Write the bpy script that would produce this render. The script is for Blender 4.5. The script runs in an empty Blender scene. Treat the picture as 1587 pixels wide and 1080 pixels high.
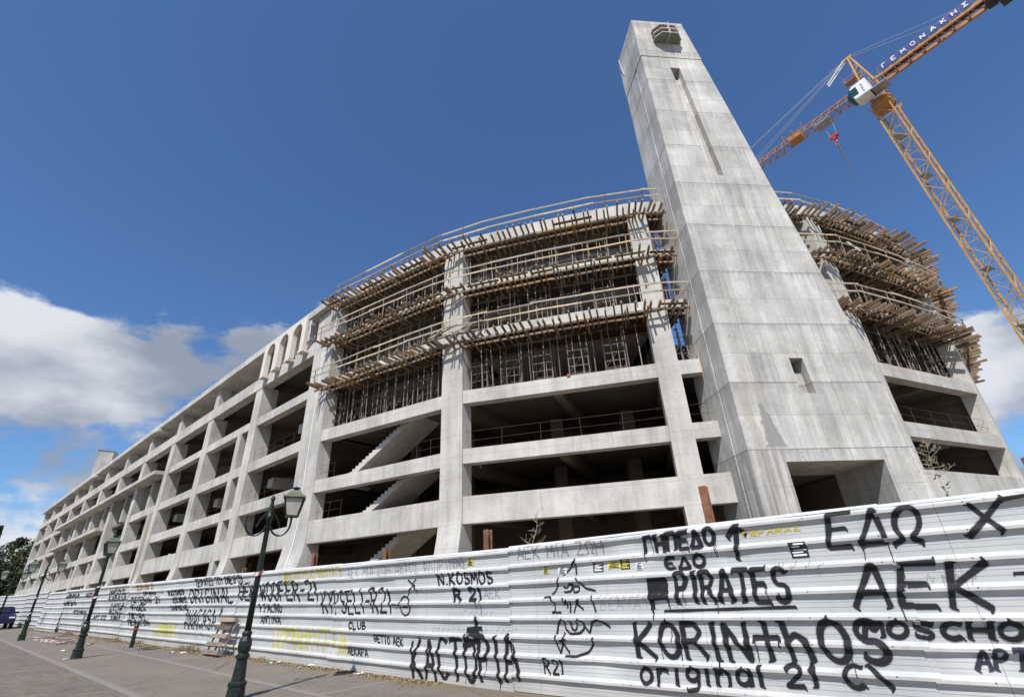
import bpy, math, random
from mathutils import Vector, Matrix
R = math.radians
scene = bpy.context.scene
COL = scene.collection
random.seed(11)

# ------------------------------------------------------------------ camera
cam_d = bpy.data.cameras.new("camera")
cam = bpy.data.objects.new("camera", cam_d)
COL.objects.link(cam)
scene.camera = cam
cam_d.sensor_fit = 'HORIZONTAL'
cam_d.sensor_width = 36.0
cam_d.lens = 744.83 / 1587.0 * 36.0
cam_d.shift_y = -12.0 / 1587.0
cam_d.clip_start = 0.05
cam_d.clip_end = 3000.0
_r = Vector((0.99875367, 0.02284533, -0.04437563))
_u = Vector((0.04991097, -0.45715108, 0.88798749))
_f = Vector((0.0, 0.88909559, 0.45772156))
cam.matrix_world = Matrix(((_r.x, _u.x, -_f.x, 0.0), (_r.y, _u.y, -_f.y, 0.0), (_r.z, _u.z, -_f.z, 1.6), (0, 0, 0, 1)))

# ------------------------------------------------------------------ light
SUN_EL, SUN_AZ = 52.0, math.degrees(math.atan2(-0.24, -0.97))
scene.view_settings.view_transform = 'Standard'
scene.view_settings.look = 'None'
scene.view_settings.gamma = 1.0
scene.view_settings.exposure = 0.20
sun_d = bpy.data.lights.new("sun", 'SUN')
sun_d.energy = 5.0
sun_d.angle = R(0.53)
sun_d.color = (1.0, 0.955, 0.89)
sun = bpy.data.objects.new("sun", sun_d)
COL.objects.link(sun)
_s = Vector((math.cos(R(SUN_EL)) * math.sin(R(SUN_AZ)), math.cos(R(SUN_EL)) * math.cos(R(SUN_AZ)), math.sin(R(SUN_EL))))
sun.rotation_euler = _s.to_track_quat('Z', 'Y').to_euler()

# ------------------------------------------------------------------ node helpers
class NT:
    def __init__(s, tree):
        s.t = tree
        s.n = tree.nodes
        s.l = tree.links
    def node(s, typ, ins=None, **kw):
        n = s.n.new(typ)
        for k, v in kw.items():
            setattr(n, k, v)
        for k, v in (ins or {}).items():
            s.set(n, k, v)
        return n
    def set(s, n, k, v):
        sock = n.inputs[k]
        if isinstance(v, bpy.types.NodeSocket):
            s.l.new(v, sock)
        elif isinstance(v, bpy.types.Node):
            s.l.new(v.outputs[0], sock)
        else:
            sock.default_value = v
    def math(s, op, a, b=0.0, c=0.0, clamp=False):
        n = s.node('ShaderNodeMath', operation=op, use_clamp=clamp)
        s.set(n, 0, a); s.set(n, 1, b); s.set(n, 2, c)
        return n.outputs[0]
    def noise(s, vec, scale, detail=4.0, rough=0.55, dist=0.0):
        n = s.node('ShaderNodeTexNoise', {'Vector': vec, 'Scale': scale, 'Detail': detail, 'Roughness': rough, 'Distortion': dist})
        return n.outputs['Fac']
    def mapr(s, v, a, b, c=0.0, d=1.0, smooth=False):
        n = s.node('ShaderNodeMapRange', interpolation_type='SMOOTHSTEP' if smooth else 'LINEAR')
        s.set(n, 'Value', v); s.set(n, 'From Min', a); s.set(n, 'From Max', b); s.set(n, 'To Min', c); s.set(n, 'To Max', d)
        return n.outputs[0]
    def mix(s, fac, a, b, blend='MIX'):
        n = s.node('ShaderNodeMix', data_type='RGBA', blend_type=blend)
        s.set(n, 0, fac); s.set(n, 6, a); s.set(n, 7, b)
        return n.outputs[2]
    def vmul(s, v, k):
        n = s.node('ShaderNodeVectorMath', operation='MULTIPLY')
        s.set(n, 0, v); s.set(n, 1, k)
        return n.outputs[0]
    def sep(s, v):
        n = s.node('ShaderNodeSeparateXYZ'); s.set(n, 0, v)
        return n.outputs
    def comb(s, x, y, z):
        n = s.node('ShaderNodeCombineXYZ'); s.set(n, 0, x); s.set(n, 1, y); s.set(n, 2, z)
        return n.outputs[0]

def rgb(c):
    return (c[0], c[1], c[2], 1.0)

# ------------------------------------------------------------------ world: Nishita sky with clouds
world = bpy.data.worlds.new("World")
scene.world = world
world.use_nodes = True
W = NT(world.node_tree)
W.n.clear()
sky = W.node('ShaderNodeTexSky', sky_type='NISHITA', sun_disc=False)
sky.sun_elevation = R(SUN_EL)
sky.sun_rotation = R(SUN_AZ)
sky.altitude = 100.0
sky.air_density = 1.0
sky.dust_density = 0.6
sky.ozone_density = 3.5
tc = W.node('ShaderNodeTexCoord')
dirv = tc.outputs['Generated']
dx, dy, dz = W.sep(dirv)
el = W.math('ARCSINE', dz)
azm = W.math('ARCTAN2', dx, dy)
el2 = W.math('ADD', W.math('SUBTRACT', el, W.mapr(azm, R(-53), R(-28), R(-0.4), R(7.5))), W.mapr(azm, R(5), R(42), 0.0, R(9.0)))
cv = W.comb(dx, dy, W.math('MULTIPLY', dz, 2.0))
cvo = W.node('ShaderNodeVectorMath', operation='ADD')
W.set(cvo, 0, cv); W.set(cvo, 1, (3.15, 1.72, 0.33))
n1 = W.noise(cvo.outputs[0], 3.3, 12.0, 0.60, 0.12)
cvu = W.node('ShaderNodeVectorMath', operation='ADD')
W.set(cvu, 0, cvo.outputs[0]); W.set(cvu, 1, (0.0, 0.0, 0.075))
n2 = W.noise(cvu.outputs[0], 3.0, 7.0, 0.52, 0.12)
bias_hi = W.mapr(el2, R(18.0), R(28.5), 0.135, -0.33, True)
bias_lo = W.mapr(el, R(6), R(17), -0.15, 0.0, True)
nb = W.math('ADD', 0.5, W.math('MULTIPLY', W.math('SUBTRACT', n1, 0.5), 1.55))
dens = W.math('ADD', W.math('ADD', nb, bias_hi), bias_lo)
cl = W.mapr(dens, 0.46, 0.61, 0.0, 1.0, True)
shade = W.mapr(W.math('ADD', W.math('ADD', n2, bias_hi), W.mapr(el, R(10), R(24), 0.05, -0.05)), 0.47, 0.70, 0.0, 1.0, True)
ccol = W.mix(shade, (7.6, 7.8, 8.2, 1), (3.0, 3.4, 4.2, 1))
tint = W.mix(1.0, sky.outputs[0], (0.84, 1.11, 1.38, 1), 'MULTIPLY')
skymix = W.mix(W.math('MULTIPLY', cl, 0.93), tint, ccol)
bg = W.node('ShaderNodeBackground', {'Color': skymix, 'Strength': 0.091})
wo = W.node('ShaderNodeOutputWorld')
W.l.new(bg.outputs[0], wo.inputs['Surface'])

# ------------------------------------------------------------------ materials
def new_mat(name):
    m = bpy.data.materials.new(name)
    m.use_nodes = True
    T = NT(m.node_tree)
    T.n.clear()
    out = T.node('ShaderNodeOutputMaterial')
    b = T.node('ShaderNodeBsdfPrincipled')
    T.l.new(b.outputs[0], out.inputs['Surface'])
    return m, T, b, out

def pos_of(T):
    return T.node('ShaderNodeNewGeometry').outputs['Position']

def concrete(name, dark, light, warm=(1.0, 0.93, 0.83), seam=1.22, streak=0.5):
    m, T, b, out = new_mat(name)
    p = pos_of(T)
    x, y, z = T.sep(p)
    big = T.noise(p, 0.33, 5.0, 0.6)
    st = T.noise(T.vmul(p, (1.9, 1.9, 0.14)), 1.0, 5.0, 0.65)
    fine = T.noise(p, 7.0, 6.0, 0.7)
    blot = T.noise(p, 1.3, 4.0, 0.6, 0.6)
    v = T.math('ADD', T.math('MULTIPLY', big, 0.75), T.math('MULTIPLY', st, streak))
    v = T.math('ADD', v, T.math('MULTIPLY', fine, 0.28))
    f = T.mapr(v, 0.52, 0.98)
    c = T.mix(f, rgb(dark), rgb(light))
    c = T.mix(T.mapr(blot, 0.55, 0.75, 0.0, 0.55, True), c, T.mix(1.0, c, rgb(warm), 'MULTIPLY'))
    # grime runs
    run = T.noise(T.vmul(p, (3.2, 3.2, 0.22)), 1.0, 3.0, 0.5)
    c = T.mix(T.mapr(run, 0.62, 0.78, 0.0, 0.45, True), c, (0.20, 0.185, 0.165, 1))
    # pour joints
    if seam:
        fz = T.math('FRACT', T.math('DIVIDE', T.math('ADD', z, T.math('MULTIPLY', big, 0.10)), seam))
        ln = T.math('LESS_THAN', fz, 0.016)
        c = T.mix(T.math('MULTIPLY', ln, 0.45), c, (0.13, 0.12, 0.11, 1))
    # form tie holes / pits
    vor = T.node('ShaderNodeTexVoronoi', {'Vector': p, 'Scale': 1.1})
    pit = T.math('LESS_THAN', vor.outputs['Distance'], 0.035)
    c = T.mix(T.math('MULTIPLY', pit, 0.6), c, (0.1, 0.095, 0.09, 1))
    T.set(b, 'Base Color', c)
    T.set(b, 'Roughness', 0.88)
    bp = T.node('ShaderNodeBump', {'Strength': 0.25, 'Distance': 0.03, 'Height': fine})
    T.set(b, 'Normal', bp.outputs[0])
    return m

M = {}
M['concrete'] = concrete('cast_concrete', (0.27, 0.258, 0.234), (0.60, 0.582, 0.546))
M['soffit'] = concrete('shade_darkened_concrete', (0.105, 0.085, 0.066), (0.20, 0.165, 0.13), seam=0, streak=0.2)  # brown discoloured inner concrete, darkened further so its colour carries the interior shade

def tower_concrete():
    m, T, b, out = new_mat('tower_concrete')
    tcn = T.node('ShaderNodeTexCoord')
    o = tcn.outputs['Object']
    x, y, z = T.sep(o)
    p = pos_of(T)
    big = T.noise(o, 0.4, 5.0, 0.6)
    st = T.noise(T.vmul(o, (1.6, 1.6, 0.10)), 1.0, 6.0, 0.7)
    fine = T.noise(o, 6.0, 6.0, 0.7)
    # shuttering panels: brick pattern in (x+y, z)
    u = T.math('ADD', x, y)
    wob = T.math('MULTIPLY', T.math('SUBTRACT', big, 0.5), 0.10)
    pv = T.comb(T.math('ADD', u, wob), T.math('ADD', T.math('SUBTRACT', z, 3.5), wob), 0.0)
    br = T.node('ShaderNodeTexBrick', {'Vector': pv, 'Color1': (0.86, 0.86, 0.86, 1), 'Color2': (1.10, 1.10, 1.10, 1), 'Mortar': (0.48, 0.47, 0.46, 1), 'Scale': 1.0, 'Mortar Size': 0.010, 'Mortar Smooth': 0.3, 'Brick Width': 1.37, 'Row Height': 1.67})
    br.offset = 0.0
    br.squash = 1.0
    v = T.math('ADD', T.math('ADD', T.math('MULTIPLY', big, 0.6), T.math('MULTIPLY', st, 0.6)), T.math('MULTIPLY', fine, 0.25))
    f = T.mapr(v, 0.50, 0.95)
    c = T.mix(f, (0.26, 0.251, 0.232, 1), (0.64, 0.626, 0.594, 1))
    c = T.mix(0.9, c, br.outputs['Color'], 'MULTIPLY')
    lum = T.noise(o, 1.5, 7.0, 0.7, 0.5)
    c = T.mix(T.mapr(lum, 0.52, 0.64, 0.0, 0.55, True), c, T.mix(1.0, c, (1.28, 1.27, 1.25, 1), 'MULTIPLY'))
    dk = T.noise(T.vmul(o, (1.0, 1.0, 0.55)), 1.6, 7.0, 0.72, 0.6)
    c = T.mix(T.mapr(dk, 0.56, 0.70, 0.0, 0.45, True), c, T.mix(1.0, c, (0.68, 0.68, 0.66, 1), 'MULTIPLY'))
    # paired thin vertical form marks
    fu = T.math('FRACT', T.math('DIVIDE', T.math('ADD', u, T.math('MULTIPLY', z, 0.0)), 1.37))
    vm = T.math('LESS_THAN', T.math('ABSOLUTE', T.math('SUBTRACT', T.math('ABSOLUTE', T.math('SUBTRACT', fu, 0.5)), 0.035)), 0.006)
    c = T.mix(T.math('MULTIPLY', vm, T.mapr(dk, 0.42, 0.60, 0.85, 0.1)), c, (0.16, 0.155, 0.15, 1))
    # pour lifts every 3.4 m : dark seam with a drip band below
    fz = T.math('FRACT', T.math('DIVIDE', T.math('ADD', T.math('SUBTRACT', z, 3.46), T.math('MULTIPLY', big, 0.05)), 3.38))
    seam = T.mapr(fz, 0.0, 0.02, 1.0, 0.0)
    c = T.mix(T.math('MULTIPLY', T.math('MINIMUM', T.math('MULTIPLY', seam, 3.0), 1.0), 0.62), c, (0.12, 0.115, 0.11, 1))
    drip = T.mapr(fz, 0.80, 1.0, 0.0, 1.0)
    dn = T.noise(T.vmul(o, (5.0, 5.0, 0.25)), 1.0, 4.0, 0.6)
    c = T.mix(T.math('MULTIPLY', drip, T.mapr(dn, 0.42, 0.66, 0.0, 0.65)), c, (0.21, 0.20, 0.19, 1))
    # vertical dark run streaks
    run = T.noise(T.vmul(o, (2.6, 2.6, 0.09)), 1.0, 3.0, 0.55)
    c = T.mix(T.mapr(run, 0.60, 0.74, 0.0, 0.35, True), c, (0.2, 0.195, 0.19, 1))
    # rust water stains low on the near edge, and a trowelled repair patch
    rx = T.math('MULTIPLY', T.mapr(x, 0.1, 0.5, 0.0, 1.0, True), T.mapr(x, 1.2, 1.75, 1.0, 0.0, True))
    rz = T.mapr(z, 9.0, 12.5, 1.0, 0.0, True)
    rn = T.noise(T.vmul(o, (7.0, 7.0, 0.30)), 1.0, 4.0, 0.6, 0.4)
    c = T.mix(T.math('MULTIPLY', T.math('MULTIPLY', rx, rz), T.mapr(rn, 0.44, 0.64, 0.0, 0.5, True)), c, (0.33, 0.26, 0.175, 1))
    dn2 = T.noise(T.vmul(o, (5.0, 5.0, 0.16)), 1.0, 4.0, 0.6)
    dmp = T.math('MULTIPLY', T.mapr(x, 1.9, 2.6, 1.0, 0.0, True), T.mapr(z, 5.5, 8.0, 1.0, 0.0, True))
    c = T.mix(T.math('MULTIPLY', dmp, T.mapr(dn2, 0.45, 0.60, 0.0, 0.6, True)), c, (0.19, 0.185, 0.175, 1))
    pe = T.noise(o, 2.6, 5.0, 0.65)
    cx = T.math('SUBTRACT', T.math('ADD', x, T.math('MULTIPLY', T.math('SUBTRACT', pe, 0.5), 0.5)), T.math('ADD', 1.28, T.math('MULTIPLY', T.math('SUBTRACT', 9.4, z), 0.10)))
    cw = T.math('MULTIPLY', T.mapr(z, 6.9, 9.1, 0.55, 0.12), T.math('ADD', 0.7, T.math('MULTIPLY', pe, 0.6)))
    inx = T.mapr(T.math('DIVIDE', T.math('ABSOLUTE', cx), cw), 0.85, 1.0, 1.0, 0.0, True)
    inz = T.math('MULTIPLY', T.mapr(z, 6.85, 7.0, 0.0, 1.0), T.mapr(z, 9.0, 9.3, 1.0, 0.0, True))
    c = T.mix(T.math('MULTIPLY', T.math('MULTIPLY', inx, inz), 0.85), c, (0.235, 0.235, 0.23, 1))
    vor = T.node('ShaderNodeTexVoronoi', {'Vector': o, 'Scale': 1.25})
    pit = T.math('LESS_THAN', vor.outputs['Distance'], 0.06)
    c = T.mix(T.math('MULTIPLY', pit, 0.6), c, (0.1, 0.095, 0.09, 1))
    T.set(b, 'Base Color', c)
    T.set(b, 'Roughness', 0.9)
    bp = T.node('ShaderNodeBump', {'Strength': 0.3, 'Distance': 0.03, 'Height': fine})
    T.set(b, 'Normal', bp.outputs[0])
    return m
M['tower'] = tower_concrete()

def stained_concrete():
    m, T, b, out = new_mat('stained_concrete')
    p = pos_of(T)
    st = T.noise(T.vmul(p, (2.2, 2.2, 0.12)), 1.0, 5.0, 0.65)
    c = T.mix(T.mapr(st, 0.35, 0.65), (0.17, 0.12, 0.075, 1), (0.38, 0.33, 0.26, 1))
    T.set(b, 'Base Color', c); T.set(b, 'Roughness', 0.9)
    return m
M['stained'] = stained_concrete()

def simple(name, col, rough=0.6, metal=0.0, var=0.25, scale=4.0, rust=None, rustamt=0.5, objvar=0.0):
    m, T, b, out = new_mat(name)
    p = pos_of(T)
    n = T.noise(p, scale, 5.0, 0.6)
    lo = tuple(k * (1 - var) for k in col); hi = tuple(min(1, k * (1 + var)) for k in col)
    c = T.mix(T.mapr(n, 0.3, 0.7), rgb(lo), rgb(hi))
    if rust:
        n2 = T.noise(p, scale * 2.3, 6.0, 0.7)
        c = T.mix(T.mapr(n2, 0.5, 0.62, 0.0, rustamt, True), c, rgb(rust))
    if objvar:
        oi = T.node('ShaderNodeObjectInfo').outputs['Random']
        k = T.mapr(oi, 0, 1, 1 - objvar, 1 + objvar)
        c = T.mix(1.0, c, T.comb(k, k, k), 'MULTIPLY')
    T.set(b, 'Base Color', c); T.set(b, 'Roughness', rough); T.set(b, 'Metallic', metal)
    return m

def timber(name, col, gray):
    m, T, b, out = new_mat(name)
    tcn = T.node('ShaderNodeTexCoord')
    oi = T.node('ShaderNodeObjectInfo').outputs['Random']
    p = pos_of(T)
    n = T.noise(p, 3.0, 5.0, 0.65)
    n2 = T.noise(p, 23.0, 3.0, 0.6)
    c = T.mix(T.mapr(n, 0.3, 0.7), rgb(tuple(k * 0.6 for k in col)), rgb(tuple(k * 1.35 for k in col)))
    c = T.mix(T.mapr(n2, 0.45, 0.7, 0.0, 0.5), c, rgb(gray))
    k = T.mapr(oi, 0, 1, 0.5, 1.5)
    c = T.mix(1.0, c, T.comb(k, T.math('MULTIPLY', k, 0.98), T.math('MULTIPLY', k, 0.95)), 'MULTIPLY')
    h = T.math('FRACT', T.math('MULTIPLY', oi, 17.31))
    c = T.mix(T.mapr(h, 0.55, 0.75, 0.0, 0.75), c, rgb(tuple(0.9 * g_ for g_ in gray)))
    c = T.mix(T.mapr(h, 0.12, 0.05, 0.0, 0.6), c, rgb((col[0] * 1.9, col[1] * 1.9, col[2] * 1.6)))
    T.set(b, 'Base Color', c); T.set(b, 'Roughness', 0.85)
    return m
M['timber'] = timber('weathered_timber', (0.19, 0.118, 0.066), (0.25, 0.21, 0.165))
M['plank'] = timber('pale_plank', (0.34, 0.27, 0.19), (0.36, 0.33, 0.28))
M['ply'] = timber('shuttering_ply', (0.22, 0.155, 0.10), (0.22, 0.18, 0.14))
M['scaf'] = simple('scaffold_steel', (0.22, 0.195, 0.175), 0.6, 0.35, 0.3, 3.0, (0.19, 0.085, 0.04), 0.8, 0.35)
M['rust'] = simple('rusty_steel', (0.20, 0.085, 0.045), 0.85, 0.1, 0.4, 3.0, (0.33, 0.17, 0.10), 0.6)
M['rebar'] = simple('rusty_bar', (0.085, 0.052, 0.038), 0.8, 0.2)
M['beige'] = simple('beige_cladding', (0.62, 0.57, 0.50), 0.85, 0, 0.08, 1.5)
M['crane'] = simple('crane_yellow_paint', (0.54, 0.30, 0.072), 0.5, 0, 0.2, 0.9, (0.30, 0.12, 0.04), 0.45)
M['craneo'] = simple('crane_orange_paint', (0.42, 0.19, 0.05), 0.5, 0, 0.25, 0.9, (0.25, 0.09, 0.03), 0.5)
M['white'] = simple('white_paint', (0.78, 0.79, 0.80), 0.45, 0, 0.06, 2.0)
M['gray'] = simple('gray_steel', (0.33, 0.34, 0.35), 0.45, 0.5, 0.2)
M['cable'] = simple('steel_cable', (0.50, 0.51, 0.53), 0.4, 0.6, 0.1)
M['darkgray'] = simple('dark_steel', (0.045, 0.045, 0.05), 0.6, 0.2)
M['glass'] = simple('cab_glass', (0.02, 0.07, 0.06), 0.08, 0, 0.2, 1.0)
M['red'] = simple('red_paint', (0.42, 0.035, 0.025), 0.5, 0, 0.15)
M['blue'] = simple('blue_banner', (0.02, 0.04, 0.22), 0.6, 0, 0.15)
M['olive'] = simple('green_gray_panel', (0.18, 0.21, 0.17), 0.8, 0, 0.12)
M['lampgreen'] = simple('dark_green_iron', (0.010, 0.018, 0.0145), 0.42, 0.25, 0.35, 8.0, (0.10, 0.09, 0.07), 0.25)
M['copper'] = simple('verdigris_copper', (0.075, 0.125, 0.072), 0.6, 0.2, 0.25, 9.0, (0.19, 0.075, 0.035), 0.75)
M['lampglass'] = simple('frosted_lamp_glass', (0.42, 0.39, 0.34), 0.3, 0, 0.15, 6.0)
M['bark'] = simple('bark', (0.21, 0.17, 0.125), 0.9, 0, 0.3, 6.0)
M['paletwig'] = simple('dry_twig', (0.38, 0.33, 0.22), 0.9, 0, 0.25, 6.0)
M['drygrass'] = simple('dry_grass', (0.27, 0.20, 0.10), 0.9, 0, 0.35, 9.0)
M['litter'] = simple('paper_litter', (0.72, 0.72, 0.72), 0.8, 0, 0.15)
M['tyre'] = simple('tyre_rubber', (0.02, 0.02, 0.02), 0.85)
M['carpaint'] = simple('dark_blue_car_paint', (0.018, 0.016, 0.045), 0.2, 0.3, 0.1)
M['carglass'] = simple('car_glass', (0.015, 0.02, 0.025), 0.05)
M['rim'] = simple('alloy_rim', (0.45, 0.45, 0.46), 0.3, 0.7)
M['pallet'] = timber('pallet_wood', (0.20, 0.145, 0.11), (0.25, 0.21, 0.18))
M['shutter'] = timber('shade_dark_shuttering', (0.062, 0.042, 0.027), (0.075, 0.06, 0.045))  # shuttering timber made near-black: shade between the decks is in the colour
M['tarp'] = simple('blue_tarpaulin', (0.05, 0.10, 0.36), 0.6, 0, 0.2)

def leaf_mat(name, a, bcol):
    m, T, b, out = new_mat(name)
    p = pos_of(T)
    n = T.noise(p, 0.35, 3.0, 0.6)
    n2 = T.noise(p, 2.5, 3.0, 0.6)
    f = T.mapr(T.math('ADD', n, T.math('MULTIPLY', n2, 0.6)), 0.6, 1.0)
    T.set(b, 'Base Color', T.mix(f, rgb(a), rgb(bcol)))
    T.set(b, 'Roughness', 0.7)
    return m
M['leafdark'] = leaf_mat('pine_foliage', (0.016, 0.030, 0.012), (0.060, 0.075, 0.022))
M['leafmid'] = leaf_mat('broad_foliage', (0.030, 0.048, 0.014), (0.10, 0.11, 0.035))
M['leafsmall'] = leaf_mat('sapling_foliage', (0.04, 0.055, 0.02), (0.10, 0.11, 0.04))

def tape_mat():
    m, T, b, out = new_mat('barrier_tape')
    tcn = T.node('ShaderNodeTexCoord')
    x, y, z = T.sep(tcn.outputs['UV'])
    f = T.math('GREATER_THAN', T.math('FRACT', T.math('MULTIPLY', x, 4.0)), 0.5)
    T.set(b, 'Base Color', T.mix(f, (0.62, 0.60, 0.59, 1), (0.36, 0.12, 0.10, 1)))
    T.set(b, 'Roughness', 0.5)
    return m
M['tape'] = tape_mat()

def spray_mat(name, col, amax=1.0):
    m, T, b, out = new_mat(name)
    tcn = T.node('ShaderNodeTexCoord')
    x, y, z = T.sep(tcn.outputs['UV'])
    p = pos_of(T)
    n = T.noise(p, 55.0, 4.0, 0.7)
    n3 = T.noise(p, 6.0, 3.0, 0.6)
    edge = T.math('SUBTRACT', 1.0, T.math('ABSOLUTE', T.math('SUBTRACT', T.math('MULTIPLY', x, 2.0), 1.0)))
    en = T.math('ADD', edge, T.math('MULTIPLY', T.math('SUBTRACT', n, 0.5), 0.30))
    core = T.mapr(en, 0.26, 0.50, 0.0, 1.0, True)
    core = T.math('MULTIPLY', core, T.mapr(n3, 0.28, 0.50, 0.90, 1.0))
    sp = T.noise(p, 210.0, 2.0, 0.6)
    halo = T.math('MULTIPLY', T.mapr(edge, 0.0, 0.32, 0.0, 0.55, True), T.mapr(sp, 0.50, 0.62, 0.0, 0.8))
    a = T.math('MULTIPLY', T.math('MAXIMUM', core, halo), amax)
    T.set(b, 'Base Color', rgb(col)); T.set(b, 'Roughness', 0.75)
    T.set(b, 'Alpha', a)
    return m
M['k'] = spray_mat('black_spray', (0.008, 0.008, 0.009))
M['b'] = spray_mat('blue_black_spray', (0.015, 0.018, 0.035), 0.9)
M['g'] = spray_mat('faint_gray_spray', (0.19, 0.19, 0.19), 0.62)
M['y'] = spray_mat('yellow_spray', (0.50, 0.42, 0.04), 0.75)
M['Y'] = spray_mat('bright_yellow_spray', (0.62, 0.58, 0.09), 0.62)
M['o'] = spray_mat('ochre_spray', (0.33, 0.21, 0.07), 0.85)

def fence_mat():
    m, T, b, out = new_mat('white_sheet_metal')
    tcn = T.node('ShaderNodeTexCoord')
    x, y, z = T.sep(tcn.outputs['UV'])      # x metres along, y metres up
    p = pos_of(T)
    n = T.noise(p, 0.8, 4.0, 0.6)
    n2 = T.noise(T.vmul(p, (6.0, 6.0, 0.8)), 1.0, 5.0, 0.65)
    c = T.mix(T.mapr(n, 0.3, 0.7), (0.425, 0.430, 0.425, 1), (0.535, 0.540, 0.530, 1))
    c = T.mix(T.mapr(n2, 0.55, 0.75, 0.0, 0.4, True), c, (0.40, 0.375, 0.34, 1))
    # fine rolled grooves in the pan
    fz = T.math('MODULO', y, 0.2875)
    for g in (0.058, 0.115):
        ln = T.math('LESS_THAN', T.math('ABSOLUTE', T.math('SUBTRACT', fz, g)), 0.0032)
        c = T.mix(T.math('MULTIPLY', ln, 0.62), c, (0.12, 0.12, 0.125, 1))
    # dirt splash near the ground
    c = T.mix(T.math('MULTIPLY', T.mapr(y, 0.0, 0.35, 0.5, 0.0), n), c, (0.30, 0.25, 0.19, 1))
    # rusty, dirty underside of the ribs and fastener heads on their crowns
    un = T.math('MULTIPLY', T.math('GREATER_THAN', fz, 0.178), T.math('LESS_THAN', fz, 0.212))
    nr = T.noise(p, 3.0, 5.0, 0.7)
    c = T.mix(T.math('MULTIPLY', un, T.mapr(nr, 0.40, 0.70, 0.08, 0.5)), c, (0.22, 0.145, 0.11, 1))
    fx = T.math('FRACT', T.math('DIVIDE', T.math('ADD', x, T.math('MULTIPLY', y, 0.21)), 0.83))
    sc = T.math('MULTIPLY', T.math('LESS_THAN', T.math('ABSOLUTE', T.math('SUBTRACT', fx, 0.5)), 0.011), T.math('LESS_THAN', T.math('ABSOLUTE', T.math('SUBTRACT', fz, 0.237)), 0.008))
    c = T.mix(T.math('MULTIPLY', sc, 0.85), c, (0.07, 0.05, 0.045, 1))
    sm = T.math('LESS_THAN', T.math('FRACT', T.math('DIVIDE', T.math('ADD', x, 0.4), 3.02)), 0.0022)
    c = T.mix(T.math('MULTIPLY', sm, 0.7), c, (0.12, 0.11, 0.10, 1))
    bl = T.noise(p, 1.7, 6.0, 0.72, 0.6)
    c = T.mix(T.mapr(bl, 0.57, 0.70, 0.0, 0.35, True), c, (0.36, 0.345, 0.315, 1))
    # scuffs on rib crowns
    n4 = T.noise(p, 9.0, 5.0, 0.7)
    rb = T.math('GREATER_THAN', fz, 0.21)
    c = T.mix(T.math('MULTIPLY', rb, T.mapr(n4, 0.58, 0.7, 0.0, 0.55, True)), c, (0.33, 0.24, 0.18, 1))
    T.set(b, 'Base Color', c); T.set(b, 'Roughness', 0.42)
    return m
M['fence'] = fence_mat()

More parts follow.
